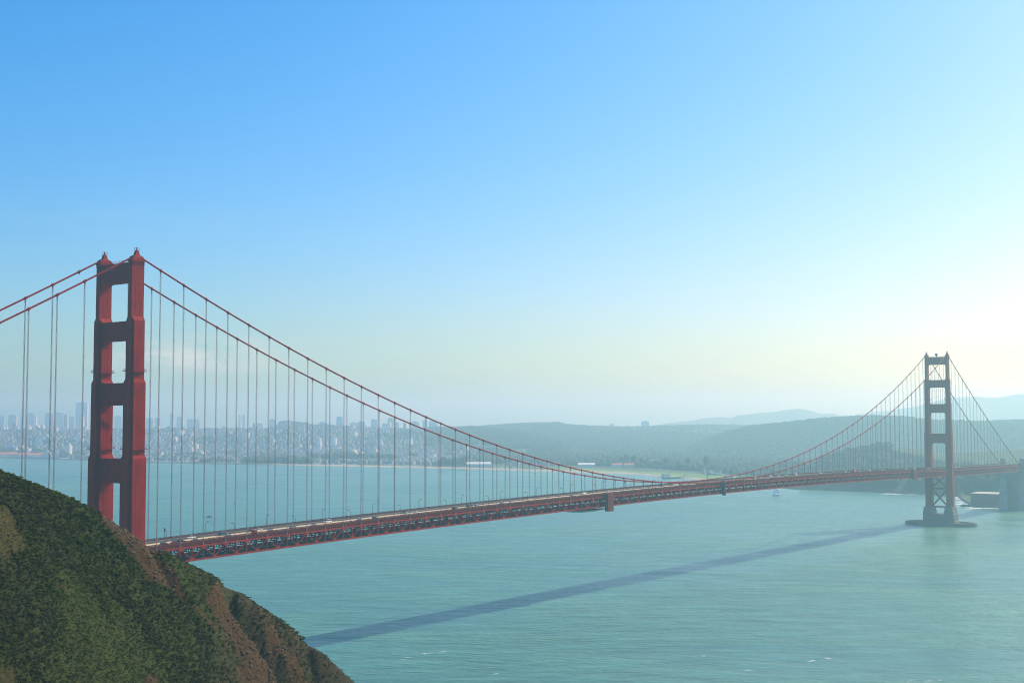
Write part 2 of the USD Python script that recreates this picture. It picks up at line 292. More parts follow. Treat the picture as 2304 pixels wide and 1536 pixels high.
U, R, X, Y = polar(us, lambda u: np.concatenate([interp(u, SHORE)+np.array([-40, -8, 0, 12, 30, 60]), interp(u, SHORE)+60+np.linspace(0, 1, 150)[1:]**1.25*(9300-interp(u, SHORE)-60)]))
Zl = height(X, Y, CITY, U, R); sh = R-np.vectorize(lambda u: interp(u, SHORE))(U)
Zl = np.where(sh < 12, np.minimum(Zl, np.interp(sh, [-40, -8, 0, 12], [-4, -0.6, 0.35, 2.6])), Zl)
wood = np.array([0.055, 0.085, 0.045]); grey = np.array([0.10, 0.10, 0.09]); sand = np.array([0.42, 0.36, 0.27]); lawn = np.array([0.13, 0.22, 0.05]); scrub = np.array([0.06, 0.065, 0.035])
nz = fbm2(X, Y, 180.0, 4, 21)[..., None]
col = wood*(1+0.4*nz)
incity = (1-sstep(U, 1020, 1140))[..., None]; col = col*(1-incity) + (grey*(1+0.3*nz))*incity
high = np.clip((Zl-20)/40, 0, 1)[..., None]; 
flatp = ((1-sstep(U, 1600, 1700))*(1-sstep(sh, 250, 420)))[..., None]
col = col*(1-flatp) + (np.array([0.07, 0.095, 0.05])*(1+0.5*nz))*flatp
lw = (sstep(U, 1210, 1290)*(1-sstep(U, 1860, 1960))*sstep(sh, 45, 60)*(1-sstep(sh, 190+60*np.sin(U/60.0), 260+60*np.sin(U/60.0))))[..., None]
col = col*(1-lw) + lawn*(1+0.25*nz)*lw
bw = ((1-sstep(sh, 38, 58))*sstep(U, 560, 700)*(1-sstep(U, 1640, 1700)))[..., None]; col = col*(1-bw) + sand*bw
rk = ((1-sstep(sh, 10, 40))*sstep(U, 1640, 1700))[..., None]; col = col*(1-rk)+np.array([0.09, 0.08, 0.07])*rk
heightfield('city_land', X, Y, Zl, LAND, np.clip(col, 0.01, 1), kind='structure')
us = np.arange(1400, 2960, 8.0)
U, R, X, Y = polar(us, lambda u: np.linspace(8600, 12300, 74))
Zf = height(X, Y, FAR, U, R)-3.5+0*R
nz = fbm2(X, Y, 300.0, 4, 5)[..., None]
heightfield('distant_hills', X, Y, Zf, LAND, np.clip(np.array([0.09, 0.11, 0.08])*(1+0.4*nz), 0.01, 1), kind='structure')

# ------------------------------------------------------------------ near headland
RIDGE = [(-700, 915), (-500, 935), (-300, 965), (-100, 1020), (0, 1053), (30, 1066), (60, 1079), (110, 1098), (150, 1113), (200, 1136), (250, 1163), (275, 1181), (300, 1198), (330, 1218), (380, 1238), (440, 1269), (490, 1291), (515, 1306), (540, 1319), (580, 1353), (610, 1371), (640, 1393), (700, 1438), (730, 1462), (760, 1489), (820, 1546), (900, 1626), (1000, 1730), (1150, 1900), (1500, 2350)]
def r_ridge(u): return np.interp(u, [-700, 0, 400, 820, 1500], [285, 290, 318, 356, 390])
def px_dist(u, v, pts):
    """Distance in photo pixels from (u, v) to a polyline, and its signed side."""
    p = np.asarray(pts, float); best = np.full(np.shape(u), 1e9)
    for a, b in zip(p[:-1], p[1:]):
        d = b-a; t = np.clip(((u-a[0])*d[0]+(v-a[1])*d[1])/(d@d), 0, 1)
        best = np.minimum(best, np.hypot(u-a[0]-t*d[0], v-a[1]-t*d[1]))
    return best
def in_poly(u, v, pts):
    p = np.asarray(pts, float); ins = np.zeros(np.shape(u), bool); j = len(p)-1
    for i in range(len(p)):
        c = ((p[i, 1] > v) != (p[j, 1] > v)) & (u < (p[j, 0]-p[i, 0])*(v-p[i, 1])/(p[j, 1]-p[i, 1]+1e-9)+p[i, 0]); ins ^= c; j = i
    return ins
SOIL = [[(215, 1142), (262, 1162), (303, 1190), (338, 1216), (362, 1246), (384, 1281), (404, 1314), (428, 1350), (462, 1388), (514, 1440), (575, 1500), (620, 1545), (544, 1545), (531, 1462), (500, 1432), (471, 1408), (429, 1373), (384, 1338), (338, 1310), (314, 1275), (279, 1240), (244, 1205)],
        [(490, 1300), (516, 1318), (540, 1372), (572, 1436), (618, 1506), (656, 1545), (596, 1545), (556, 1490), (514, 1420), (476, 1372), (456, 1340), (470, 1310)],
        [(-20, 1130), (18, 1136), (30, 1170), (52, 1215), (50, 1240), (20, 1258), (-20, 1262)], [(-20, 1500), (10, 1490), (24, 1515), (18, 1545), (-20, 1545)], [(118, 1300), (150, 1320), (140, 1335), (112, 1315)], [(330, 1512), (360, 1520), (350, 1540), (325, 1536)],
        [(590, 1390), (615, 1400), (640, 1440), (680, 1500), (700, 1545), (675, 1545), (640, 1480), (600, 1420)]]
GULLY = [([(512, 1316), (535, 1362), (565, 1405), (600, 1448), (640, 1500), (670, 1550)], 15, 7.0), ([(340, 1226), (362, 1262), (392, 1310), (420, 1346)], 10, 3.0), ([(690, 1440), (700, 1480), (715, 1540)], 11, 4.0), ([(250, 1200), (300, 1262), (352, 1316), (440, 1390), (520, 1460)], 9, -1.2)]
def headland_base(U, R):
    rr = r_ridge(U); vv = interp(U, RIDGE); ds = (944.0-vv)/FPX/np.sqrt(1+((U-1152)/FPX)**2)
    zs = CAM[2]+ds*rr
    d = rr-R
    sl = 0.86
    front = zs - sl*np.where(d > 6, d-3, d*d/12) 
    b = -d
    back = zs - np.where(b > 8, 0.95*(b-4), 0.95*b*b/16)
    z = np.where(d >= 0, front, back)
    hill = np.where(R < 10, 138.2-0.12*R, 137.0-0.62*(R-10))
    return np.maximum(z, hill), d
def headland_z(U, R, X, Y):
    z, d = headland_base(U, R)
    u, v = pix(np.stack([X, Y, z], -1).reshape(-1, 3)); u, v = u.reshape(z.shape), v.reshape(z.shape)
    vis = sstep(d, -6, 3)*(R > 120)
    wob = 14*fbm2(X, Y, 18.0, 3, 40); wob2 = 16*fbm2(X, Y, 3.5, 3, 41)
    soil = np.zeros(z.shape)
    for p in SOIL: soil = np.maximum(soil, 1.0*in_poly(u+wob+wob2, v+0.8*wob-wob2, p))
    soil = soil*(R > 120)
    for line, w, depth in GULLY:
        z = z - vis*depth*np.exp(-(px_dist(u+0.5*wob, v, line)/w)**2)
    far = sstep(R, 60, 160)
    z = z + far*(1.5*fbm2(X, Y, 26.0, 4, 50)*sstep(np.abs(d), 2, 14) + 0.35*fbm2(X, Y, 5.0, 3, 60))
    rug = np.abs(fbm2(X, Y, 7.0, 4, 70)); cliff = sstep(u, 450, 560)*vis*sstep(np.abs(d), 3, 16)
    z = z - cliff*(3.2*(0.5-np.abs(fbm2(0.8*u, 0.12*v, 30.0, 3, 77)))+1.2*fbm2(X, Y, 9.0, 3, 78))
    z = z + far*(soil+0.35*sstep(u, 420, 560)*vis)*(2.2*rug-0.5+0.5*np.abs(fbm2(X, Y, 2.0, 3, 75)))
    return z, d, soil, u, v
us = np.concatenate([np.arange(-700, -30, 12.0), np.arange(-30, 850, 2.2), np.arange(850, 1500, 14.0)])
rs = np.concatenate([np.linspace(0.5, 120, 40), np.linspace(121, 215, 60)[:-1], np.linspace(215, 372, 330), np.linspace(375, 560, 40)])
U, R, X, Y = polar(us, lambda u: rs)
Zh, D, soil, pu, pv = headland_z(U, R, X, Y)
nz = fbm2(X, Y, 9.0, 4, 80)[..., None]; nz2 = fbm2(X, Y, 40.0, 3, 81)[..., None]
lp = sstep(fbm2(X, Y, 22.0, 3, 99), 0.02, 0.2)[..., None]; green = (np.array([0.026, 0.032, 0.006])*(1-lp)+np.array([0.032, 0.041, 0.007])*lp)*(1+0.5*nz)
brown = np.array([0.052, 0.029, 0.011])*(1+0.5*nz) + np.array([0.03, 0.008, 0.0])*np.clip(nz2, 0, 1)
s3 = soil[..., None]; drier = ((pu < 200)*(R > 120))[..., None]; brown = brown*(1-drier)+np.array([0.044, 0.036, 0.010])*(1+0.4*nz)*drier; col = green*(1-s3)+brown*s3
rocky = (sstep(pu, 430, 600)*(R > 120))[..., None]*(1-s3)*0.85; col = col*(1-rocky)+np.array([0.040, 0.027, 0.014])*(1+0.6*nz)*rocky
HILL = attr_ground('headland_ground', 0.5, 0.9, 1.1, dist=0.5)
heightfield('headland', X, Y, Zh, HILL, np.clip(col, 0.006, 1), kind='structure')

def leaf_clump(n, seed, h=0.8, leaf=0.2, spread=1.0):
    leaf *= 1.25
    g = np.random.default_rng(seed); mb = MB()
    lob = g.normal(size=(5, 3))*[0.45, 0.45, 0.12]; lob[:, 2] = np.abs(lob[:, 2])
    for i in range(n):
        c = lob[g.integers(5)]; d = g.normal(size=3); d /= np.linalg.norm(d); d[2] = abs(d[2])*1.1-0.22
        rad = 0.55*(0.75+0.35*g.random())
        p = (c + d*rad)*[spread, spread, h] - [0, 0, 0.12]
        nrm = d + g.normal(size=3)*0.28; nrm /= np.linalg.norm(nrm); t = np.cross(nrm, g.normal(size=3)); t /= np.linalg.norm(t); b = np.cross(nrm, t)
        s = leaf*(0.6+0.8*g.random())
        mb.add([p-t*s*0.5-b*s*0.25, p+t*s*0.1-b*s*0.5, p+t*s*0.6+b*s*0.1, p-t*s*0.05+b*s*0.5], [[0, 1, 2, 3]])
    return mb.get()
SAGE = leafy('sage_scrub_leaf', [(0, (0.0256, 0.0288, 0.0056)), (0.4, (0.0416, 0.0464, 0.0088)), (0.75, (0.0608, 0.0656, 0.0144)), (1, (0.084, 0.084, 0.024))], trans=0.15)
GREEN = leafy('green_scrub_leaf', [(0, (0.0288, 0.0416, 0.0032)), (0.5, (0.0512, 0.0736, 0.0048)), (1, (0.088, 0.112, 0.008))], trans=0.15)
DRY = leafy('dry_scrub_leaf', [(0, (0.036, 0.0272, 0.0096)), (0.5, (0.0608, 0.0448, 0.0144)), (1, (0.088, 0.0656, 0.0224))], trans=0.15)
ROCKM = flat('broken_rock', (0.105, 0.072, 0.048), 0.95, 0.4, 0.6, 0.1)

def instancer(name, protos, which, pos, scale, yaw, **t):
    pi = UsdGeom.PointInstancer.Define(stage, path(name)); root = pi.GetPath()
    rel = pi.CreatePrototypesRel()
    for i, (nm, mesh, mat) in enumerate(protos):
        usdkit.mesh(stage, f'{root}/{nm}', mesh, mat); rel.AddTarget(f'{root}/{nm}')
    pi.CreateProtoIndicesAttr(Vt.IntArray.FromNumpy(np.asarray(which, np.int32))); pi.CreatePositionsAttr(Vt.Vec3fArray.FromNumpy(np.asarray(pos, np.float32)))
    s = np.asarray(scale, np.float32); s = np.stack([s, s, s], 1) if s.ndim == 1 else s
    pi.CreateScalesAttr(Vt.Vec3fArray.FromNumpy(s))
    h = np.asarray(yaw)/2; pi.CreateOrientationsAttr(Vt.QuathArray([Gf.Quath(float(math.cos(a)), 0, 0, float(math.sin(a))) for a in h]))
    return tag(pi.GetPrim(), **t)
# scrub points: even over the visible slope
N = 130000
uu = rng.uniform(-160, 900, N); rr = rng.uniform(205, 366, N)
A = np.array([az_of(u) for u in np.linspace(-200, 920, 600)]); aa = np.interp(uu, np.linspace(-200, 920, 600), A)
xs, ys = CAM[0]+rr*np.cos(aa), CAM[1]+rr*np.sin(aa)
zs, dd, so, pu, pv = headland_z(uu, rr, xs, ys)
patch = fbm2(xs, ys, 14.0, 3, 90); patch2 = fbm2(xs, ys, 30.0, 3, 95)
keep = (dd > -9) & (pv < 1600) & (rng.random(N) < np.where(so > 0.5, np.where(pu < 200, 0.5, 0.13), np.where(pu > 480, 0.5, 0.94)))
ridge_thin = np.where((dd < 4), rng.random(N) < 0.55+0.6*np.clip(fbm2(xs, ys, 9.0, 2, 97)+0.3, 0, 1), True); keep &= ridge_thin
xs, ys, zs, so, pu, patch, patch2 = (a[keep] for a in (xs, ys, zs, so, pu, patch, patch2)); n = len(xs)
kind = np.where(patch+0.35*rng.normal(size=n)*0.6+0.5*fbm2(xs, ys, 22.0, 3, 99) > 0.12, 1, 0)
kind = np.where((rng.random(n) < 0.06+0.12*(pu > 430)) | ((so > 0.5) & (rng.random(n) < 0.55)), 2, kind)
which = kind*2 + rng.integers(0, 2, n)
sc = (0.27+0.42*rng.random(n)**2.2)*np.where(so > 0.5, 0.6, 1.0)*(1+0.35*patch2); sc = np.clip(sc, 0.18, 1.3)
lawnp = fbm2(xs, ys, 22.0, 3, 99); sc = sc*(1-0.35*sstep(lawnp, 0.0, 0.25))
protos = [('sage_clump', leaf_clump(150, 1, 0.85, 0.24), SAGE), ('sage_mound', leaf_clump(150, 2, 0.65, 0.22, 1.1), SAGE), ('green_clump', leaf_clump(150, 3, 0.8, 0.26), GREEN), ('green_tuft', leaf_clump(120, 4, 1.1, 0.24, 0.8), GREEN), ('dry_clump', leaf_clump(110, 5, 0.7, 0.2), DRY), ('dry_tuft', leaf_clump(90, 6, 1.0, 0.18, 0.8), DRY)]
sc3 = np.stack([sc*1.15, sc*1.15, sc*(0.55+0.45*rng.random(n))], 1)
instancer('hillside_scrub', protos, which, np.stack([xs, ys, zs-0.05], 1), sc3, rng.uniform(0, 6.28, n), kind='stuff', label='low coastal scrub covering the near headland slope', category='scrub')
# loose rubble in the bare gullies
N = 26000
uu = rng.uniform(200, 760, N); rr = rng.uniform(215, 362, N); aa = np.interp(uu, np.linspace(-200, 920, 600), A)
xs, ys = CAM[0]+rr*np.cos(aa), CAM[1]+rr*np.sin(aa); zs, dd, so, pu, pv = headland_z(uu, rr, xs, ys)
k = (so > 0.5) & (dd > -3) & (rng.random(N) < 0.75); xs, ys, zs = xs[k], ys[k], zs[k]; n = len(xs)
def stone(seed):
    g = np.random.default_rng(seed); m = trimesh.creation.icosphere(1); m.vertices *= 0.7+0.5*g.random((len(m.vertices), 1)); m.vertices *= [1, 0.8, 0.65]; return m
instancer('loose_rubble', [('rubble_stone', stone(1), ROCKM), ('rubble_block', stone(2), ROCKM)], rng.integers(0, 2, n), np.stack([xs, ys, zs], 1), 0.12+0.5*rng.random(n)**3.2, rng.uniform(0, 6.28, n), kind='stuff', label='loose brown rubble in the eroded gullies of the headland', category='rubble')

# ------------------------------------------------------------------ the bridge
P, CW, SPAN = 15.24, 13.72, 1280.16
ZT, SAG = 225.41, 142.49
def cable_z(x):
    x = np.asarray(x, float); main = ZT-SAG+SAG*((x-SPAN/2)/(SPAN/2))**2
    s = np.where(x < 0, -x, x-SPAN); side = ZT-0.54*s+0.00019*s*s
    return np.where((x >= 0) & (x <= SPAN), main, side)
def chord_z(x):
    x = np.asarray(x, float); main = 72.4-7.9*((x-SPAN/2)/(SPAN/2))**2; s = np.where(x < 0, -x, x-SPAN)
    return np.where((x >= 0) & (x <= SPAN), main, 64.5-0.0113*s)
def road_z(x): return chord_z(x)+9.2
XA, XB = -106.68, SPAN+335.0
bridge = empty('suspension_bridge', label='long red suspension bridge with two tall stepped towers crossing the strait', category='bridge')

def cross_ring(cx, cy, z, l, w, lx, W):
    return np.array([(cx+a, cy+b, z) for a, b in [(-lx, -W), (lx, -W), (lx, -w), (l, -w), (l, w), (lx, w), (lx, W), (-lx, W), (-lx, w), (-l, w), (-l, -w), (-lx, -w)]])
SEC = [(6.7, 2.5, 3.6, 4.4), (6.3, 2.25, 3.45, 4.1), (5.5, 1.85, 2.95, 3.35), (4.65, 1.5, 2.75, 2.75), (3.8, 1.44, 3.72, 1.5)]
STRUTS = [(211.5, 221.5, 4, 4), (181.2, 191.2, 3, 4), (147.8, 159.3, 2, 3), (107.8, 120.3, 1, 2)]
def arc(cy, cz, r, a0, a1, n=6): return [(cy+r*math.cos(a), cz+r*math.sin(a)) for a in np.linspace(a0, a1, n)]
def tower(x0, near):
    t = empty('tower', bridge, label='near tower, dark red, rising behind the headland' if near else 'far tower, hazy blue, standing in the water on its pier')
    for sy in (1, -1):
        cy = sy*CW
        zs = [(2.0 if near else 12.0, 0), (66, 0), (68, 1), (120.3, 1), (122.2, 2), (159.3, 2), (161.3, 3), (191.3, 3), (193.6, 4), (221.6, 4)]
        mb = MB(); mb.loft([cross_ring(x0, cy, z, *SEC[i]) for z, i in zs])
        leg = obj('leg', mb, PAINT, t)
        # splice seams standing proud of the plates, and maintenance balconies
        seam = MB()
        for lo, hi, i in ((70, 119, 1), (124, 158, 2), (163, 190, 3), (196, 219, 4)):
            l, w, lx, W = SEC[i]
            for z in np.arange(lo+5, hi, 9.14):
                for sg in (-1, 1): seam.box((x0, cy+sg*(W+0.03), z), (2*lx-0.1, 0.06, 0.22))
                for sg in (-1, 1): seam.box((x0+sg*(l+0.03), cy, z), (0.06, 2*w-0.1, 0.22))
            nv = 3
            for k in range(1, nv):
                xx_ = x0 - lx + 2*lx*k/nv
                for sg in (-1, 1): seam.box((xx_, cy+sg*(W+0.025), (lo+hi)/2), (0.1, 0.05, hi-lo-1))
            for sg in (-1, 1):
                for yy_ in (-w*0.4, w*0.4): seam.box((x0+sg*(l+0.025), cy+yy_, (lo+hi)/2), (0.05, 0.14, hi-lo-1))
        obj('plate_seam', seam, PAINT, leg)
        for z, i in ((165.2, 3), (125.3, 2)):
            l, w, lx, W = SEC[i]; g = MB()
            ring = cross_ring(x0, cy, z, l+0.75, w+0.75, lx+0.75, W+0.75)
            for a, b in zip(ring, np.roll(ring, -1, 0)):
                g.beam(a+[0, 0, 0.0], b+[0, 0, 0.0], 0.9, 0.3); g.beam(a+[0, 0, 1.15], b+[0, 0, 1.15], 0.1, 0.1); g.beam(a+[0, 0, 0.6], b+[0, 0, 0.6], 0.06, 0.06)
                d = np.linalg.norm(b-a)
                for q in np.linspace(0, 1, max(2, int(d/1.6))): g.beam(a+(b-a)*q, a+(b-a)*q+[0, 0, 1.15], 0.08, 0.08)
            obj('maintenance_balcony', g, PAINT, t)
        l, w, lx, W = SEC[4]
        c = MB(); 
        rect = lambda a, b, z: np.array([(x0-a, cy-b, z), (x0+a, cy-b, z), (x0+a, cy+b, z), (x0-a, cy+b, z)])
        c.loft([rect(l+0.05, W+0.05, 221.6), rect(l+0.2, W+0.4, 222.0), rect(l+0.2, W+0.4, 222.7)])
        c.loft([rect(l, W+0.3, 222.7), rect(l-0.15, W+0.3, 223.4), rect(l-0.7, W+0.2, 224.2), rect(l-1.4, W, 224.8), rect(l-2.1, 1.25, 225.1)])
        for k in range(9):
            xx_ = x0-l+0.3+(2*l-0.6)*k/8
            for sg in (-1, 1): c.box((xx_, cy+sg*(W+0.12), 220.9), (0.3, 0.25, 1.4))
        for k in range(5):
            for sg in (-1, 1): c.box((x0+sg*(l+0.12), cy-W+0.3+(2*W-0.6)*k/4, 220.9), (0.25, 0.26, 1.4))
        obj('saddle_housing', c, PAINT, t)
        b = MB(); b.loft([rect(1.35, 1.15, 225.1), rect(1.1, 0.95, 226.2), rect(0.75, 0.7, 227.4)]); b.loft([rect(0.95, 0.9, 227.4), rect(0.95, 0.9, 227.6)]); b.tube([(x0, cy, 227.6), (x0, cy, 228.3)], 0.3, 8); b.tube([(x0, cy, 228.3), (x0, cy, 229.3)], [0.42, 0.15], 8)
        for a in (-0.9, 0.9):
            for e in (-0.85, 0.85): b.beam((x0+a, cy+e, 227.6), (x0+a, cy+e, 229.1), 0.09, 0.09)
        for z in (228.3, 229.05):
            for a in (-0.9, 0.9): b.beam((x0+a, cy-0.85, z), (x0+a, cy+0.85, z), 0.07, 0.07); b.beam((x0-0.9, cy+a*0.94, z), (x0+0.9, cy+a*0.94, z), 0.07, 0.07)
        obj('beacon', b, PAINT, t)
    for n_, (zb, zt, ilo, ihi) in enumerate(STRUTS):
        yl = CW-SEC[ilo][3]+0.15; yh = CW-SEC[ihi][3]+0.15
        if n_ == 0: top = [(-yh, zt), (yh, zt)]
        else:
            r = 2.4; top = [(yh, zt+r)] + [(yh-q[0], zt+q[1]) for q in [(r*(1-math.cos(a)), r*(1-math.sin(a))) for a in np.linspace(0.15, math.pi/2, 5)]]
            top = [(-y, z) for y, z in top][::1] + top[::-1]
        r = 2.6 if n_ < 3 else 3.6; rz_ = r*1.1
        low = [(yl, zb-rz_), (yl-0.35, zb-rz_), (yl-0.35, zb-rz_*0.55)] + [(yl-0.35-(r-0.35)*(1-math.cos(a)), zb-rz_*0.55*(1-math.sin(a))) for a in np.linspace(0.3, math.pi/2, 5)]
        poly = top + low + [(-y, z) for y, z in low[::-1]]
        from shapely.geometry import Polygon
        hx = 0.85*SEC[ilo][2]
        m = trimesh.creation.extrude_polygon(Polygon(poly).buffer(0), 2*hx, engine='earcut')
        v = np.array(m.vertices); mm = trimesh.Trimesh(np.stack([x0-hx+v[:, 2], v[:, 0], v[:, 1]], 1), m.faces, process=False); mm.fix_normals()
        st = obj('portal_strut', mm, PAINT, t)
        rb = MB()
        yi = yl-3.0
        for k in np.linspace(-yi, yi, 5):
            for sg in (-1, 1): rb.box((x0+sg*(hx+0.05), k, (zb+zt)/2), (0.1, 0.3, zt-zb-2.4))
        for z in (zb+0.8, zt-0.7):
            for sg in (-1, 1): rb.box((x0+sg*(hx+0.08), 0, z), (0.16, 2*yi+1.2, 0.4))
        obj('strut_rib', rb, PAINT, st)
        if n_ == 0:
            rl = MB()
            for z in (222.1, 222.7): 
                for sg in (-1, 1): rl.beam((x0+sg*hx*0.9, -yh, z), (x0+sg*hx*0.9, yh, z), 0.09, 0.09)
            for k in np.linspace(-yh+0.5, yh-0.5, 12):
                for sg in (-1, 1): rl.beam((x0+sg*hx*0.9, k, 221.5), (x0+sg*hx*0.9, k, 222.7), 0.09, 0.09)
            obj('strut_railing', rl, PAINT, t)
    yi = CW-SEC[0][3]+0.3
    for z0, z1 in ((25.5, 46.5), (50.0, 66.0)):
        for s in (-1, 1):
            obj('cross_brace', MB().beam((x0+0.006*s, -yi*s, z0), (x0+0.006*s, yi*s, z1), 1.7+0.02*s, 1.9+0.02*s), PAINT, t)
    for z, h in ((24.2, 2.2), (48.2, 2.4), (66.5, 3.0)): obj('horizontal_brace', MB().box((x0, 0, z), (2.6, 2*yi, h)), PAINT, t)
    # pier
    pr = MB()
    def octa(a, b, z, c=0.3): return np.array([(x0-a+c*a, -b, z), (x0+a-c*a, -b, z), (x0+a, -b+c*a, z), (x0+a, b-c*a, z), (x0+a-c*a, b, z), (x0-a+c*a, b, z), (x0-a, b-c*a, z), (x0-a, -b+c*a, z)])
    pr.loft([octa(12.5, 22.6, -3), octa(12.2, 21.6, 6.0), octa(11.4, 20.8, 6.6), octa(11.2, 20.4, 14.5), octa(10.6, 19.8, 15.2)])
    for sy in (-1, 1):
        cy = sy*CW
        q = lambda a, b, z: np.array([(x0-a, cy-b, z), (x0+a, cy-b, z), (x0+a, cy+b, z), (x0-a, cy+b, z)])
        pr.loft([q(9.9, 6.0, 15.0), q(9.6, 5.8, 19.0), q(8.9, 5.4, 19.5), q(8.6, 5.2, 23.5), q(7.4, 4.8, 24.2)])
    obj('pier', pr, PIERCON, t)
    if not near:
        fn = MB(); n = 40; ang = np.linspace(0, 2*np.pi, n+1)[:-1]
        def ell(a, b, z): return np.stack([x0+a*np.cos(ang)*1.0, b*np.sign(np.sin(ang))*np.abs(np.sin(ang))**1.15, np.full(n, z)], 1)
        for k in range(n):
            k2 = (k+1) % n; o0, o1, i1, i0 = ell(25, 47, -3), ell(24.5, 46.5, 4.4), ell(21.5, 43, 4.4), ell(21.5, 43, -3)
            fn.add([o0[k], o0[k2], o1[k2], o1[k]], [[0, 1, 2, 3]]); fn.add([o1[k], o1[k2], i1[k2], i1[k]], [[0, 1, 2, 3]]); fn.add([i1[k], i1[k2], i0[k2], i0[k]], [[0, 1, 2, 3]])
        obj('fender', fn, DARKCON, t)
        dk = MB(); dk.loft([np.array([(x0+21.4*math.cos(a), 42.8*math.sin(a), z) for a in ang]) for z in (-3, 2.6)]); obj('fender_floor', dk, DARKCON, t)
        dm = MB().tm(trimesh.creation.icosphere(2, 1.9, )); mv, mf = dm.get(); obj('radome', (mv+[x0, 0.5, 224.8], mf), DARKSTEEL, t, smooth=True); obj('radome_mast', MB().tube([(x0, 0.5, 221.4), (x0, 0.5, 223.2)], 0.5, 8), PAINT, t)
tower(0.0, True); tower(SPAN, False)

# main cables with their bands, and the suspender ropes
hang = [k*P for k in range(-7, 0)] + [k*P for k in range(1, 84)] + [SPAN+k*P for k in range(1, 22)]
for sy in (-1, 1):
    xs = np.concatenate([np.arange(-340, 0, 5.0), np.arange(0, SPAN, 5.0), np.arange(SPAN, SPAN+343, 5.0)])
    zc = cable_z(xs); zc = np.where((np.abs(xs) < 4) | (np.abs(xs-SPAN) < 4), ZT-0.7, zc)
    cb = obj('main_cable', MB().tube(np.stack([xs, np.full(len(xs), sy*CW), zc], 1), 0.47, 12), PAINT, bridge, smooth=50, label='main cable on the near side' if sy < 0 else 'main cable on the far side')
    for x in hang:
        z = float(cable_z(x)); dz = float(cable_z(x+0.5)-cable_z(x-0.5)); tn = np.array([1, 0, dz])/math.hypot(1, dz); c = np.array([x, sy*CW, z])
        b = MB().tube([c-tn*0.75, c+tn*0.75], 0.66, 8); b.box(c+[0, 0, -0.75], (0.7, 0.5, 0.8)); b.box(c+[0, 0, 0.72], (0.5, 0.35, 0.3))
        if True: obj('cable_band', b, PAINT, cb)
        zb = float(chord_z(x))+7.6
        if z-0.9 > zb+0.5 and abs(x+P) > 1:
            s = MB()
            for ox in (-0.22, 0.22):
                for oy in (-0.2, 0.2):
                    s.beam((x+ox, sy*CW+oy, zb), (x+ox, sy*CW+oy, z-0.9), 0.085, 0.085)
            s.box((x, sy*CW, z-1.9), (0.62, 0.55, 0.35)); s.box((x, sy*CW, zb+0.3), (0.8, 0.6, 0.7))
            obj('suspender', s, ROPE, bridge)
# stiffening trusses
nodes = np.arange(-14, int((XB)/7.62)+1)   # every 25 ft
PTS = [(i*7.62) for i in nodes]
def lat(x0, x1): return 0.0
for sy in (-1, 1):
    tr = empty('stiffening_truss', bridge, label='near side stiffening truss' if sy < 0 else 'far side stiffening truss')
    y = sy*CW
    px = np.array(PTS); zb = chord_z(px); zt = zb+7.1
    bc, tc, rest = MB(), MB(), MB()
    for a, b, z0, z1 in zip(px[:-1], px[1:], zb[:-1], zb[1:]): bc.beam((a, y, z0), (b, y, z1), 0.75, 0.85); tc.beam((a, y, z0+7.1), (b, y, z1+7.1), 0.75, 0.8)
    obj('bottom_chord', bc, PAINT_TRUSS, tr); obj('top_chord', tc, PAINT_TRUSS, tr)
    nd = nv = 0
    for i, x in zip(nodes, px):
        z0 = float(chord_z(x)); gus = MB()
        vb = MB().beam((x, y, z0+0.43), (x, y, z0+6.7), 0.42, 0.5, up=(0, 1, 0))
        if sy < 0 and x > 0 and nv < 300: obj('vertical', vb, PAINT_TRUSS, tr); nv += 1
        else: rest.add(*vb.get())
        top = i % 2 == 0
        zg = z0+6.45 if top else z0+0.65
        s_ = -1 if top else 1
        for o in (-1, 1):
            v_ = [(x-1.5, y+o*0.42-0.03, zg-s_*0.75), (x+1.5, y+o*0.42-0.03, zg-s_*0.75), (x+1.4, y+o*0.42-0.03, zg+s_*0.1), (x+0.7, y+o*0.42-0.03, zg+s_*0.95), (x-0.7, y+o*0.42-0.03, zg+s_*0.95), (x-1.4, y+o*0.42-0.03, zg+s_*0.1)]
            v2 = [(p[0], p[1]+0.06, p[2]) for p in v_]
            gus.add(v_+v2, [[0, 1, 2, 3], [0, 3, 4, 5], [6, 9, 8, 7], [6, 11, 10, 9]]); gus.add(v_+v2, [[k, (k+1) % 6, (k+1) % 6+6, k+6] for k in range(6)])
        if sy < 0 and 0 < x < SPAN: obj('gusset_plate', gus, PAINT_TRUSS, tr)
        else: rest.add(*gus.get())
        if x+7.62 <= px[-1]+0.1:
            z1 = float(chord_z(x+7.62)); a = (x, y, z0+(6.7 if top else 0.4)); b = (x+7.62, y, z1+(0.4 if top else 6.7))
            dg = MB().beam(a, b, 0.40, 0.5, up=(0, 1, 0))
            if sy < 0 and x > 0 and nd < 300: obj('diagonal', dg, PAINT_TRUSS, tr); nd += 1
            else: rest.add(*dg.get())
    obj('truss_member', rest, PAINT_TRUSS, tr, kind='stuff')
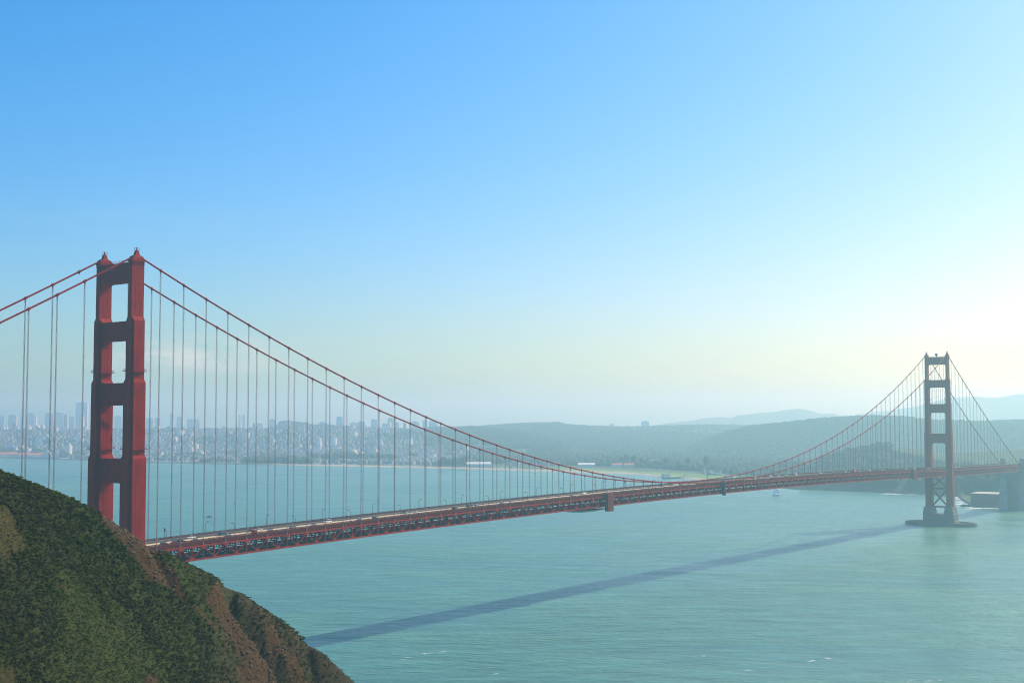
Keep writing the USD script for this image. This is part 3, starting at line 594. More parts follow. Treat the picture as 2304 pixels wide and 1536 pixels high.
# deck
deck = empty('deck', bridge)
px = np.arange(XA, XB+1, 7.62)
def strip(y0, y1, dz0, dz1):
    """A slab that follows the road: top at road+dz1, bottom at road+dz0."""
    z = road_z(px); n = len(px); r = []
    for y, d in ((y0, dz0), (y1, dz0), (y1, dz1), (y0, dz1)): r.append(np.stack([px, np.full(n, y), z+d], 1))
    v = np.stack(r, 1).reshape(-1, 3); f = [[i*4+j, i*4+(j+1) % 4, i*4+4+(j+1) % 4, i*4+4+j] for i in range(n-1) for j in range(4)] + [[3, 2, 1, 0], [(n-1)*4, (n-1)*4+1, (n-1)*4+2, (n-1)*4+3]]
    f = np.array(f)[:, ::-1]; return (v, f)
obj('road_slab', strip(-9.5, 9.5, -0.75, -0.02), ASPHALT, deck)
obj('pale_lane', strip(-9.3, 3.4, -0.02, 0.02), PALEROAD, deck); obj('dark_lane', strip(3.4, 9.3, -0.02, 0.02), ASPHALT, deck)
lm = MB()
for y in (-6.2, -3.1, 0.15, 3.2, 6.3):
    for x in np.arange(2.0, SPAN, 14.6):
        lm.beam((x, y, float(road_z(x))+0.026), (x+4.0, y, float(road_z(x+4))+0.026), 0.16, 0.008)
obj('lane_line', lm, WHITEPAINT, deck, kind='stuff')
for s in (-1, 1):
    a, b = sorted((s*9.5, s*13.05)); obj('sidewalk', strip(a, b, -0.55, 0.22), FOOTWAY, deck)
    a, b = sorted((s*9.32, s*9.62)); obj('kerb', strip(a, b, -0.1, 0.24), CONCRETE if s > 0 else PAINT_TRUSS, deck)
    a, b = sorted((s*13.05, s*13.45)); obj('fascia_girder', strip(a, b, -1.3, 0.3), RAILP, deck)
fbm_, st = MB(), MB()
for i, x in enumerate(PTS):
    z = float(chord_z(x)); m = MB()
    m.box((x, 0, z+8.4), (0.5, 26.4, 0.35)); m.box((x, 0, z+4.5), (0.55, 26.4, 0.5))
    for k in range(-6, 6):
        m.beam((x, k*2.2, z+(8.2 if k % 2 else 4.7)), (x, (k+1)*2.2, z+(4.7 if k % 2 else 8.2)), 0.35, 0.35)
        m.box((x, k*2.2, z+6.4), (0.28, 0.28, 3.6))
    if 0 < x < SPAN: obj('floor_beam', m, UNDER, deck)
    else: fbm_.add(*m.get())
    if i+1 < len(PTS):
        z1 = float(chord_z(x+7.62))
        for y in (-11.3, -8, -4.8, -1.6, 1.6, 4.8, 8, 11.3): st.beam((x, y, z+8.0), (x+7.62, y, z1+8.0), 0.3, 0.75)
        for s in (-1, 1):
            st.beam((x, s*13.4, z), (x+7.62, s*6.9, z1), 0.5, 0.95); st.beam((x, s*0.2, z), (x+7.62, s*6.9, z1), 0.5, 0.95)
        st.beam((x, -13.3, z+0.02), (x, 13.3, z+0.02), 0.6, 0.75); st.beam((x, -6.9, z-0.02), (x+7.62, -6.9, z1-0.02), 0.45, 0.6); st.beam((x, 6.9, z-0.02), (x+7.62, 6.9, z1-0.02), 0.45, 0.6)
        st.beam((x, 0, z+0.04), (x+7.62, 0, z1+0.04), 0.5, 0.5)
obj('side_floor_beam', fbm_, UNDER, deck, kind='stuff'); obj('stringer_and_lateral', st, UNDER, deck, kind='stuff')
for s in (-1, 1):
    rl = empty('railing', bridge, label='near side footway railing' if s < 0 else 'far side footway railing')
    y = s*13.2
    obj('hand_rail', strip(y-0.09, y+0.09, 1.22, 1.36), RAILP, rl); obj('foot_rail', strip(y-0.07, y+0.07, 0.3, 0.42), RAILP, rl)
    pk, ps = MB(), MB()
    for x in np.arange(XA+0.2, XB, 0.42): pk.box((x, y, float(road_z(x))+0.82), (0.26, 0.06, 0.82))
    for x in np.arange(XA, XB, 3.81): ps.box((x, y, float(road_z(x))+0.92), (0.22, 0.2, 1.3))
    obj('picket', pk, RAILP, rl, kind='stuff'); obj('rail_post', ps, RAILP, rl, kind='stuff')
    gb = MB()
    for x in np.arange(XA, XB, 2.54): gb.box((x, s*9.75, float(road_z(x))+0.6), (0.12, 0.12, 0.75))
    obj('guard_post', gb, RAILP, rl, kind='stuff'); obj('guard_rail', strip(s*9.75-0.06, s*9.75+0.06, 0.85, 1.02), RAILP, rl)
# anchorage pylon at the far end
py = empty('anchorage_pylon', bridge, label='grey concrete pylon at the far end of the deck')
for s in (-1, 1):
    q = lambda a, b, z, c=0: np.array([(SPAN+342+c-a, s*14.2-b, z), (SPAN+342+c+a, s*14.2-b, z), (SPAN+342+c+a, s*14.2+b, z), (SPAN+342+c-a, s*14.2+b, z)])
    m = MB(); m.loft([q(8.5, 6.8, -2), q(8.0, 6.4, 14)]); m.loft([q(7.4, 5.9, 14), q(7.0, 5.5, 52)]); m.loft([q(6.2, 4.9, 52), q(6.0, 4.7, 73)]); m.loft([q(5.0, 3.9, 73), q(4.8, 3.7, 79)]); obj('pylon_shaft', m, CONCRETE, py)
m = MB(); m.box((SPAN+346, 0, 29), (4, 17.4, 62)); obj('pylon_wall', m, CONCRETE, py); obj('pylon_beam', MB().box((SPAN+342, 0, 55.0), (9, 17.2, 6)), CONCRETE, py)

# ------------------------------------------------------------------ things on the bridge
def ordinal(k): return ['first', 'second', 'third', 'fourth', 'fifth', 'sixth', 'seventh', 'eighth', 'ninth', 'tenth', 'eleventh', 'twelfth', 'thirteenth', 'fourteenth', 'fifteenth', 'sixteenth', 'seventeenth', 'eighteenth', 'nineteenth', 'twentieth', 'twenty-first', 'twenty-second', 'twenty-third', 'twenty-fourth', 'twenty-fifth', 'twenty-sixth', 'twenty-seventh', 'twenty-eighth'][k]
def klass(name):
    p = stage.CreateClassPrim('/World/Looks/' + name); p.SetTypeName('Xform'); return p
LAMPX = [22.86+45.72*k for k in range(28)] + [SPAN+22.86+45.72*k for k in range(7)]
lamp = klass('lamp_post_class')
obj('post', MB().tube([(0, 0, 0), (0, 0, 0.9), (0, 0, 1.0), (0, 0, 6.4)], [0.2, 0.2, 0.13, 0.10], 8), LAMP, lamp)
obj('arm', MB().tube([(0, 0, 6.3), (0, 0.12, 6.9), (0, 0.5, 7.35), (0, 1.1, 7.5), (0, 1.7, 7.45)], [0.1, 0.09, 0.085, 0.08, 0.08], 7), LAMP, lamp)
hd = MB(); hd.loft([np.array([(-0.32, 1.45, 7.2), (0.32, 1.45, 7.2), (0.32, 2.35, 7.2), (-0.32, 2.35, 7.2)]), np.array([(-0.22, 1.55, 7.55), (0.22, 1.55, 7.55), (0.22, 2.2, 7.55), (-0.22, 2.2, 7.55)])]); obj('lamp_head', hd, DARKSTEEL, lamp)
for s in (-1, 1):
    for li, x in enumerate(LAMPX):
        copy(lamp, (x, s*12.2, float(road_z(x))+0.2), 0 if s < 0 else 180, name='lamp_post',
             label=f"curved-arm lamp post on the {'near' if s < 0 else 'far'} footway, " + (f"{ordinal(li)} from the near tower" if li < 28 else f"{ordinal(li-28)} beyond the far tower"),
             category='lamp post', group='lamp posts on the near footway' if s < 0 else 'lamp posts on the far footway')

def carpaint(name, c): return flat('car_paint_'+name, c, 0.22, 0.03, 0.5, 0.6)
CARC = {'white': (0.78, 0.78, 0.76), 'silver': (0.48, 0.49, 0.50), 'grey': (0.2, 0.2, 0.21), 'dark grey': (0.06, 0.06, 0.065), 'black': (0.02, 0.02, 0.022), 'dark blue': (0.02, 0.045, 0.12), 'dark green': (0.02, 0.06, 0.045), 'red': (0.42, 0.03, 0.025)}
CARM = {k: carpaint(k.replace(' ', '_'), v) for k, v in CARC.items()}
SHAPE = {'sedan': dict(L=4.7, W=1.8, body=[(-2.35, .35), (2.35, .35), (2.35, .72), (1.15, .92), (-1.45, .95), (-2.35, .9)], cab=[(-1.55, .94), (1.05, .92), (.45, 1.42), (-1.05, 1.44)]),
         'hatchback': dict(L=4.2, W=1.76, body=[(-2.1, .35), (2.1, .35), (2.1, .75), (1.05, .97), (-2.05, .98), (-2.1, .8)], cab=[(-2.0, .97), (1.0, .96), (.3, 1.5), (-1.65, 1.52)]),
         'van': dict(L=5.1, W=1.98, body=[(-2.55, .38), (2.55, .38), (2.55, .9), (1.75, 1.12), (-2.5, 1.15), (-2.55, .9)], cab=[(-2.48, 1.14), (1.72, 1.11), (.95, 1.9), (-2.4, 1.95)]),
         'box truck': dict(L=7.5, W=2.4, body=[(-3.75, .6), (3.75, .5), (3.75, 1.3), (2.9, 1.5), (-3.75, 1.0)], cab=[(1.9, 1.2), (3.35, 1.45), (2.9, 2.35), (1.9, 2.4)])}
def profile(pts, w, taper=1.0):
    from shapely.geometry import Polygon
    m = trimesh.creation.extrude_polygon(Polygon(pts), w, engine='earcut'); v = np.array(m.vertices)
    o = np.stack([v[:, 0], v[:, 2]-w/2, v[:, 1]], 1)
    top = o[:, 2].max(); f = np.where(o[:, 2] > top-0.15, taper, 1.0); o[:, 1] *= f
    return trimesh.Trimesh(o, m.faces[:, ::-1], process=False)
protos_ = {}
def car_class(color, kind):
    if (color, kind) in protos_: return protos_[color, kind]
    k = klass(f'{color}_{kind}_class'.replace(' ', '_')); S = SHAPE[kind]; pm = CARM[color]
    obj('body', profile(S['body'], S['W']), pm, k); obj('cabin_glass', profile(S['cab'], S['W']-0.12, 0.82), GLASSDARK, k)
    c = S['cab']; zr = c[2][1]
    obj('roof', MB().box(((c[2][0]+c[3][0])/2, 0, zr+0.04), (c[2][0]-c[3][0]+0.12, (S['W']-0.12)*0.84, 0.07)), pm, k)
    if kind == 'box truck': obj('cargo_box', MB().box((-1.0, 0, 2.1), (5.4, 2.42, 2.4)), pm, k)
    for sx in (-1, 1):
        for sy in (-1, 1):
            w = trimesh.creation.cylinder(0.33, 0.22, sections=12); w.apply_transform(trimesh.transformations.rotation_matrix(np.pi/2, [1, 0, 0])); w.apply_translation((sx*S['L']*0.31, sy*(S['W']/2-0.09), 0.33)); obj('wheel', w, RUBBER, k)
    for sy in (-1, 1): obj('headlight', MB().box((S['L']/2+0.01, sy*S['W']*0.36, 0.66), (0.06, 0.32, 0.16)), WHITEPAINT, k)
    protos_[color, kind] = k; return k
CARS = [(24.5, -7.8, 'dark grey hatchback'), (31.5, -7.8, 'red sedan'), (38.0, -4.7, 'black sedan'), (45.5, -7.8, 'silver sedan'), (52.4, 4.7, 'white sedan'), (68.5, -7.8, 'silver hatchback'), (71.2, 1.6, 'dark blue van'), (92.6, 1.6, 'black sedan'), (98.4, 1.6, 'white sedan'), (99.6, -7.8, 'silver sedan'), (119.5, -4.7, 'grey sedan'), (133.8, -7.8, 'silver sedan'), (154.4, 1.6, 'white van'), (172.7, -7.8, 'white sedan'), (186.7, -7.8, 'grey hatchback'), (220.6, -4.7, 'white hatchback'), (225.3, 1.6, 'black sedan'), (230.2, -4.7, 'white sedan'), (269.2, -4.7, 'black hatchback'), (289.0, -1.6, 'dark grey van'), (294.6, -4.7, 'silver van'), (318.7, -7.8, 'white hatchback'), (334.4, -4.7, 'white sedan'), (363.7, 1.6, 'silver hatchback'), (408.3, -7.8, 'white hatchback'), (437.1, 1.6, 'white van'), (457.4, 7.8, 'dark green sedan'), (528.6, -4.7, 'white hatchback'), (570.8, 7.8, 'dark grey van'), (577.9, -7.8, 'silver sedan'), (588.9, 4.7, 'white sedan'), (752.1, 7.8, 'white sedan'), (760.6, 7.8, 'dark blue sedan'), (788.4, 7.8, 'white sedan'), (807.2, 7.8, 'white hatchback'), (824.2, 7.8, 'silver sedan'), (848.2, 7.8, 'white van'), (913.9, 7.8, 'white sedan'), (948.0, 7.8, 'silver hatchback'), (983.5, 7.8, 'white sedan'), (1008.5, 7.8, 'red box truck'), (1025.9, 7.8, 'white sedan'), (1040.9, 7.8, 'silver sedan'), (1054.8, 7.8, 'white van'), (1097.7, 7.8, 'white sedan'), (1144.1, 7.8, 'silver sedan'), (1179.4, 7.8, 'white sedan'), (1209.0, 7.8, 'white hatchback'), (1262.2, 7.8, 'white sedan'), (1369.5, 7.8, 'white sedan'), (1386.8, 7.8, 'silver sedan')]
def where(x, y):
    if x > SPAN: return 'beyond the far tower'
    k = int((x-22.86)//45.72)
    return 'just right of the near tower' if k < 0 else f'between the {ordinal(k)} and {ordinal(k+1)} lamp posts from the near tower' if k < 13 else f'at the {ordinal(27-k)} lamp post before the far tower'
seen = {}
rows = [(x, y, d, f"{d}, {'near' if y < 0 else 'far'} lanes, {where(x, y)}") for x, y, d in CARS]
for x, y, d, lb in rows: seen.setdefault(lb, []).append(x)
for x, y, d, lb in rows:
    color, kind = next((c, d[len(c)+1:]) for c in sorted(CARC, key=len, reverse=True) if d.startswith(c+' '))
    same = sorted(seen[lb])
    if len(same) > 1: lb = ('left ' if x == same[0] else 'right ') + lb
    copy(car_class(color, kind), (x, y, float(road_z(x))+0.025), 0 if y < 0 else 180, name='parked_car' if False else ('box_truck' if kind == 'box truck' else 'van' if kind == 'van' else 'car'),
         label=lb, category='truck' if kind == 'box truck' else 'van' if kind == 'van' else 'car')

# red utility cabinet on the near footway, maintenance enclosures and platform, signals
t = empty('utility_cabinet', loc=(83.0, -12.2, float(road_z(83))+0.22), label='boxy red utility cabinet standing on the near footway by the third lamp post', category='cabinet')
obj('cabinet_body', MB().box((0, 0, 1.15), (3.0, 1.5, 2.3)), PAINT_TRUSS, t); obj('cabinet_roof', MB().box((0, 0, 2.36), (3.2, 1.7, 0.12)), PAINT_TRUSS, t)
for k in (-0.75, 0.75): obj('door', MB().box((k, -0.77, 1.15), (1.3, 0.05, 2.0)), PAINT_TRUSS, t)
TARP = flat('red_brown_sheeting', (0.20, 0.055, 0.045), 0.8, 0.25, 0.8, 0.15, bump=0.4); NET = flat('grey_blue_netting', (0.40, 0.46, 0.48), 0.85, 0.2, 0.8, 0.1)
def enclosure(x, L, name, label, wide, mats, zt, zb):
    z = float(road_z(x)); t = empty(name, loc=(x, -13.9, z), label=label, category='enclosure')
    m = MB(); m.box((0, -wide/2-0.2, (zt+zb)/2), (L, wide, zt-zb)); obj('sheeting', m, mats, t)
    n = max(2, int(L/1.6))
    for k in range(n+1): obj('upright', MB().beam((-L/2+L*k/n, -wide-0.28, zb-0.4), (-L/2+L*k/n, -wide-0.28, zt+0.8), 0.14, 0.14), PAINT_TRUSS if mats is TARP else DARKSTEEL, t)
    for q in np.linspace(zb, zt, 6): obj('ledger', MB().beam((-L/2, -wide-0.38, q), (L/2, -wide-0.38, q), 0.1, 0.1), PAINT_TRUSS if mats is TARP else DARKSTEEL, t)
    return t
e = enclosure(447.5, 7.6, 'maintenance_enclosure', 'red sheeted maintenance enclosure hung on the near truss above a grey platform', 3.2, TARP, 1.1, -13.2)
obj('tank', trimesh.creation.icosphere(2, 0.85).apply_translation((-1.2, -1.6, 2.0)), WHITEPAINT, e, smooth=True)
cr = MB(); a = np.linspace(-1, 1, 17)
for j in range(4):
    pass
ring = [np.stack([np.full(17, x_), 14*a, -11.4-2.3*(1-a**2)*k_], 1) for x_, k_ in ((-27, 0.05), (-22, 0.75), (-12, 1.0), (0, 1.0), (6, 0.8), (9, 0.1))]
v = np.vstack(ring); f = [[i*17+j, i*17+j+1, (i+1)*17+j+1, (i+1)*17+j] for i in range(5) for j in range(16)]
tm_ = MB().add(v, f); tm_.add(v+[0, 0, 0.12], np.array(f)[:, ::-1])
p_ = empty('hanging_platform', loc=(440.0, 0, float(road_z(440))), label='grey sagging work platform slung under the deck beside the red enclosure', category='platform'); obj('netting', tm_, NET, p_)
for x_ in (-27, -18, -9, 0, 9): obj('hanger', MB().box((x_, 0, -10.9), (0.25, 28.5, 0.35)), DARKSTEEL, p_)
enclosure(642.0, 2.6, 'maintenance_gantry', 'dark narrow maintenance gantry hung on the near truss at the lowest point of the cables', 2.4, DARKSTEEL, 0.9, -10.8)
g_ = stage.GetPrimAtPath('/World/maintenance_gantry'); obj('floodlight', trimesh.creation.icosphere(2, 0.9).apply_translation((0, -1.4, 2.4)), DARKSTEEL, g_, smooth=True)
enclosure(1140.5, 9.5, 'far_maintenance_enclosure', 'red sheeted maintenance enclosure hung on the truss short of the far tower', 3.0, TARP, 0.6, -11.2)
for x, y, lb in ((40.5, 12.4, 'dark signal post at the first lamp post on the far footway'), (517.0, 12.4, 'dark signal post with a box on the far footway right of the red enclosure'), (875.0, 12.4, 'dark signal post with a box above the far footway left of the far tower')):
    t = empty('signal_post', loc=(x, y, float(road_z(x))+0.2), label=lb, category='signal post'); obj('post', MB().tube([(0, 0, 0), (0, 0, 6.2)], 0.13, 8), DARKSTEEL, t); obj('signal_box', MB().box((0, 0, 5.6), (0.75, 0.6, 1.1)), DARKSTEEL, t)

# ------------------------------------------------------------------ boats
HULLW = flat('white_hull', (0.75, 0.75, 0.73), 0.4, 0.05, 1.0); SAILM = flat('white_sailcloth', (0.82, 0.82, 0.78), 0.8, 0.05, 1.0); HULLD = flat('dark_hull', (0.03, 0.035, 0.05), 0.5, 0.1, 1.0)
def hull(L, B, H):
    s_ = np.linspace(-1, 1, 11); rings = []
    for z, k in ((-0.35*H, 0.55), (0.15*H, 0.85), (H, 1.0)):
        w = B/2*k*np.where(s_ > 0, np.sqrt(np.clip(1-s_**2.2, 0, 1)), 1-0.12*s_**2)
        rings.append(np.vstack([np.stack([s_*L/2*(0.9+0.1*k), -w, np.full(11, z)], 1), np.stack([s_[::-1]*L/2*(0.9+0.1*k), w[::-1]+0.01, np.full(11, z)], 1)]))
    return MB().loft(rings)
sp = onz(1747, 1114.5)
t = empty('sailboat', loc=(sp[0], sp[1], 0.3), rz=105, label='white sailboat under full sail on the water beyond the bridge', category='sailboat')
UsdGeom.Xformable(t).AddScaleOp().Set(Gf.Vec3f(1.3, 1.3, 1.35)); obj('hull', hull(11, 3.2, 1.2), HULLW, t); obj('mast', MB().tube([(0.8, 0, 1), (0.8, 0, 15.5)], [0.12, 0.07], 6), HULLW, t)
def sail(p): p = np.array(p, float); return MB().add(np.vstack([p, p+[0, 0.06, 0]]), [[0, 1, 2], [5, 4, 3]]).add(np.vstack([p, p+[0, 0.06, 0]]), [[0, 3, 4, 1], [1, 4, 5, 2], [2, 5, 3, 0]])
obj('mainsail', sail([(0.6, 0, 2.2), (0.6, 0, 15.2), (-4.6, 1.3, 2.2)]), SAILM, t); obj('jib', sail([(1.0, 0, 12.5), (5.3, 0, 1.3), (0.9, 1.1, 1.8)]), SAILM, t); obj('boom', MB().tube([(0.6, 0, 2.0), (-4.8, 1.3, 2.0)], 0.09, 6), HULLW, t)
mp = onz(470, 1163)
t = empty('motor_boat', loc=(mp[0], mp[1], 0.2), rz=-40, label='small dark motor boat on the water between the suspender ropes near the tower', category='boat')
obj('hull', hull(8.5, 2.8, 1.1), HULLD, t); obj('cabin', MB().box((0.6, 0, 1.7), (2.6, 1.9, 1.3)), HULLD, t); obj('cabin_window', MB().box((0.6, 0, 1.85), (2.66, 1.96, 0.5)), GLASSDARK, t)

# ------------------------------------------------------------------ far shore: buildings
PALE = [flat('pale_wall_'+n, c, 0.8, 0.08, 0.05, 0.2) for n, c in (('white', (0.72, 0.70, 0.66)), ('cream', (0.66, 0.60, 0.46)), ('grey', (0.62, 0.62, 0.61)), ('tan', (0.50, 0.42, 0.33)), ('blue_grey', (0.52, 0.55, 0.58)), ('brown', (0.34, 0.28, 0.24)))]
ROOFD = flat('dark_flat_roof', (0.12, 0.12, 0.12), 0.9, 0.2, 0.05); ROOFR = flat('red_tile_roof', (0.42, 0.13, 0.07), 0.8, 0.15, 0.1); GLASSB = flat('window_band', (0.08, 0.09, 0.10), 0.25, 0.1, 0.1, 0.5)
def block(u0, u1, vt, r, depth, mat, name, label, category='building', group=None, vb=None, taper=None, roof=ROOFD, bands=True, arches=False, gable=False):
    """A building whose front spans u0..u1 in the photo at r metres away; vt its roofline, standing on the ground there."""
    c = at((u0+u1)/2, 1000, r); d = ray((u0+u1)/2, 944); az = math.atan2(d[1], d[0])
    wide = (u1-u0)/FPX*r/math.sqrt(1+((u0+u1)/2-1152)**2/FPX**2)
    zb = float(ground(c[0], c[1]))-1.0 if vb is None else float(at((u0+u1)/2, vb, r)[2]); zt = float(at((u0+u1)/2, vt, r)[2]); h = max(zt-zb-(depth*0.16 if gable else 0), 4.0)
    turn = 0 if vb is not None or gable else (-28 if mat in PALE[:2]+PALE[3:4] else random.uniform(-12, 6)); wide /= (1.0 if turn > -20 else 1.18)
    rz = math.degrees(az)+90+turn
    t = empty(name, loc=(c[0]+math.cos(az)*depth/2, c[1]+math.sin(az)*depth/2, zb), rz=rz, label=label, category=category, group=group)
    q = lambda a, b, z: np.array([(-a, -b, z), (a, -b, z), (a, b, z), (-a, b, z)])
    if taper is not None: obj('wall', MB().loft([q(wide/2, depth/2, 0), q(wide/2*0.72, depth/2*0.72, h*0.42), q(0.8, 0.8, h)]), mat, t)
    else:
        obj('wall', MB().loft([q(wide/2, depth/2, 0), q(wide/2, depth/2, h-0.2)]), mat, t)
        if gable:
            obj('roof', MB().loft([q(wide/2+0.6, depth/2+0.6, h-0.2), q(wide/2+0.6, depth/2+0.6, h), q(wide/2-1, 0.3, h+depth*0.16)]), roof, t)
        else:
            rf = obj('roof', MB().box((0, 0, h), (wide*0.97, depth*0.97, 0.5)), roof, t)
            if h > 20: obj('roof_plant', MB().box((wide*0.08, 0, h+2), (wide*0.45, depth*0.5, 3.6)), mat, rf)
    if bands and taper is None and h > 6:
        m = MB(); nf = max(1, int(h/3.6)); nc = max(2, int(wide/4.5))
        for k in range(nf):
            z = (k+0.55)*h/nf
            for j in range(nc):
                xx_ = -wide/2+wide*(j+0.5)/nc; m.box((xx_, -depth/2-0.04, z), (wide/nc*0.55, 0.1, h/nf*0.48)); 
            nd_ = max(2, int(depth/5))
            for j in range(nd_): 
                for s in (-1, 1): m.box((s*(wide/2+0.04), -depth/2+depth*(j+0.5)/nd_, z), (0.1, depth/nd_*0.5, h/nf*0.48))
        obj('window', m, GLASSB, t, kind='stuff' if nf*nc > 2 else None)
    return t
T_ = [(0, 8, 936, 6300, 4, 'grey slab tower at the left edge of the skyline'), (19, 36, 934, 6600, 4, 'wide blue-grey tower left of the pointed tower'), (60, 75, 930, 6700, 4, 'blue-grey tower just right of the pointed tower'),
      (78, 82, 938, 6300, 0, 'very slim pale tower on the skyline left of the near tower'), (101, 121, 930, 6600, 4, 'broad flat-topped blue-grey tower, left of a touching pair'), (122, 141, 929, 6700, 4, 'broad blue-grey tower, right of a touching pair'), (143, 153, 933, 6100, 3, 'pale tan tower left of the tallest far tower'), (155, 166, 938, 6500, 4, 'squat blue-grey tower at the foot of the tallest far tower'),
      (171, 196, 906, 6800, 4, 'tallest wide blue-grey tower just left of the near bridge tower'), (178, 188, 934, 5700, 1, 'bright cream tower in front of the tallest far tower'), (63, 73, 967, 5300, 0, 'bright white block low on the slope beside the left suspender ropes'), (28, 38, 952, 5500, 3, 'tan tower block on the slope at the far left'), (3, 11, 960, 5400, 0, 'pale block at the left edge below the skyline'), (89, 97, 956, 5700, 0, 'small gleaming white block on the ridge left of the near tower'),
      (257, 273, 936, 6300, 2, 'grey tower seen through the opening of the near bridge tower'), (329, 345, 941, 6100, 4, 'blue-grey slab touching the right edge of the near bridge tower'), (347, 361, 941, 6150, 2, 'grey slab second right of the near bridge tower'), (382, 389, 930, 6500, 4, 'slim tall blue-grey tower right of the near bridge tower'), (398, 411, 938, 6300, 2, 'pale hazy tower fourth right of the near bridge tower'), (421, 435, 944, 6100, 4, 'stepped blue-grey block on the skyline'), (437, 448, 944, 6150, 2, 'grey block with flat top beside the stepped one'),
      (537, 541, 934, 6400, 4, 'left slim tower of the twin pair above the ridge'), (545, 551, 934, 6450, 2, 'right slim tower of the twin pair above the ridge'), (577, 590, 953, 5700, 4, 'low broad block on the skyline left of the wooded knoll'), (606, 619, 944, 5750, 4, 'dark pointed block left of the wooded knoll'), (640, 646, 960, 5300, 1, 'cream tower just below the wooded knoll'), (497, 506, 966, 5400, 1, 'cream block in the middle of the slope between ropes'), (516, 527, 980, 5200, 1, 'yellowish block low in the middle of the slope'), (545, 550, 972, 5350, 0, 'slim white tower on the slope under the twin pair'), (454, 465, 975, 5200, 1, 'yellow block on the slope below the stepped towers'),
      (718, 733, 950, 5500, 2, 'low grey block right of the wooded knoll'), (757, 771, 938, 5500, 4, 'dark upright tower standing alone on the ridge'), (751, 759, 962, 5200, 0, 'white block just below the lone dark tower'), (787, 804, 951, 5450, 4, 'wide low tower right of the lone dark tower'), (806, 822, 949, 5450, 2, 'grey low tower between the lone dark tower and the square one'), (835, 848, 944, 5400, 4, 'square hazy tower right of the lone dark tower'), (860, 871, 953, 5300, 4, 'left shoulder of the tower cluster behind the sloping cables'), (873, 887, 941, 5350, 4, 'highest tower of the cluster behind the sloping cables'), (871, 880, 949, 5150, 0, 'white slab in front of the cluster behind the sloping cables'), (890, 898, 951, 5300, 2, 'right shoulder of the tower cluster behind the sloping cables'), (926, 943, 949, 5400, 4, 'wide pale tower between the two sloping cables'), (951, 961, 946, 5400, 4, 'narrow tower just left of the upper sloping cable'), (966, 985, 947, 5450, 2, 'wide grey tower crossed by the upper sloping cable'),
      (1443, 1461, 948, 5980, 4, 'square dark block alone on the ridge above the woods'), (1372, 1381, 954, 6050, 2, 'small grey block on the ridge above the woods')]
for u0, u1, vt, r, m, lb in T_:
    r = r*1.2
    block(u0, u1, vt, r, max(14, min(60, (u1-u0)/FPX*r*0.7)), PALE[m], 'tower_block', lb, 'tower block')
block(42, 53, 915, 7900, 30, PALE[2], 'pointed_tower', 'tall tapering pointed tower on the skyline at the far left', 'tower block', taper=1)
# alike mid-rise blocks over the slope
rb = np.random.default_rng(21); n_ = 0; taken = {}
def rope_at(u):
    """The near-side suspender rope next to u, counted from the near tower."""
    ks = np.arange(-6, 40); us_ = np.array([float(pix([k*P, -CW, 110.0])[0]) for k in ks]); k = int(ks[np.argmin(abs(us_-u))]); side = 'right' if u > us_[np.argmin(abs(us_-u))] else 'left'
    return k, side
CN = ['white', 'cream', 'grey', 'tan', 'blue-grey', 'brown']
while n_ < 130:
    u = rb.uniform(-20, 1050); r = rb.uniform(4900, 6900) if u < 700 else rb.uniform(4400, 6300)
    if 195 < u < 335: continue
    c = at(u, 1000, r); z = float(ground(c[0], c[1])); h = rb.uniform(10, 18) if rb.random() < 0.75 else rb.uniform(18, 38); v_ = 944-(z+h-CAM[2])/r*FPX
    w = rb.uniform(13, 28)*FPX/r; m_ = int(rb.choice([0, 0, 1, 1, 2, 2, 3, 4, 5])); k, side = rope_at(u); tier = 'high' if v_ < 972 else 'midway' if v_ < 1000 else 'low'
    if k == 0: continue
    lb = f"{CN[m_]} mid-rise block {tier} on the slope, {side} of the {ordinal(abs(k)-1)} suspender {'from' if k > 0 else 'left of'} the tower"
    if lb in taken or abs(k) > 27: continue
    taken[lb] = 1
    block(u-w/2, u+w/2, v_, r, rb.uniform(13, 22), PALE[m_], 'apartment_block', lb, 'apartment block', 'mid-rise blocks on the city slope'); n_ += 1
# white houses
HOUSE = usdkit.material(stage, '/World/Looks/far_house_walls', {'g': ('geometry', {}), 'r': ('rgb_ramp', {'ramp': [(0, (0.25, 0.25, 0.26)), (0.25, (0.50, 0.49, 0.47)), (0.5, (0.70, 0.68, 0.63)), (0.8, (0.80, 0.78, 0.74)), (0.93, (0.62, 0.52, 0.36)), (1, (0.40, 0.22, 0.16))]}), 'p': ('principled_bsdf', {'roughness': 0.75})},
                        [('g.random_per_island', 'r.fac'), ('r.color', 'p.base_color')], surface='p.BSDF')
def houses(n, ulo, uhi, rlo, rhi, seed, dens, kscale=1.0):
    g = np.random.default_rng(seed); m = MB(); u = g.uniform(ulo, uhi, n); sh_ = np.array([interp(q, SHORE) for q in u]); r = sh_+rlo+(rhi-rlo)*g.random(n)
    A_ = np.array([az_of(q) for q in np.linspace(ulo, uhi, 300)]); a_ = np.interp(u, np.linspace(ulo, uhi, 300), A_); x, y = CAM[0]+r*np.cos(a_), CAM[1]+r*np.sin(a_); z = ground(x, y)
    k = g.random(n) < dens(u, r, x, y); 
    for xx_, yy_, zz_ in zip(x[k], y[k], z[k]):
        gx, gy = round(xx_/34)*34+g.uniform(-5, 5), yy_
        m.box((gx, gy, zz_+3), (g.uniform(8, 13)*kscale, g.uniform(7, 13)*kscale, g.uniform(11, 17)), rz=0.3)
    return m
hm = houses(19000, -90, 1075, 140, 2500, 3, lambda u, r, x, y: np.clip(0.62+1.1*fbm2(x, y, 240.0, 3, 31), 0.03, 1))
obj('far_houses', hm, HOUSE, kind='stuff', label='mass of small pale houses covering the hazy city slope', category='houses')
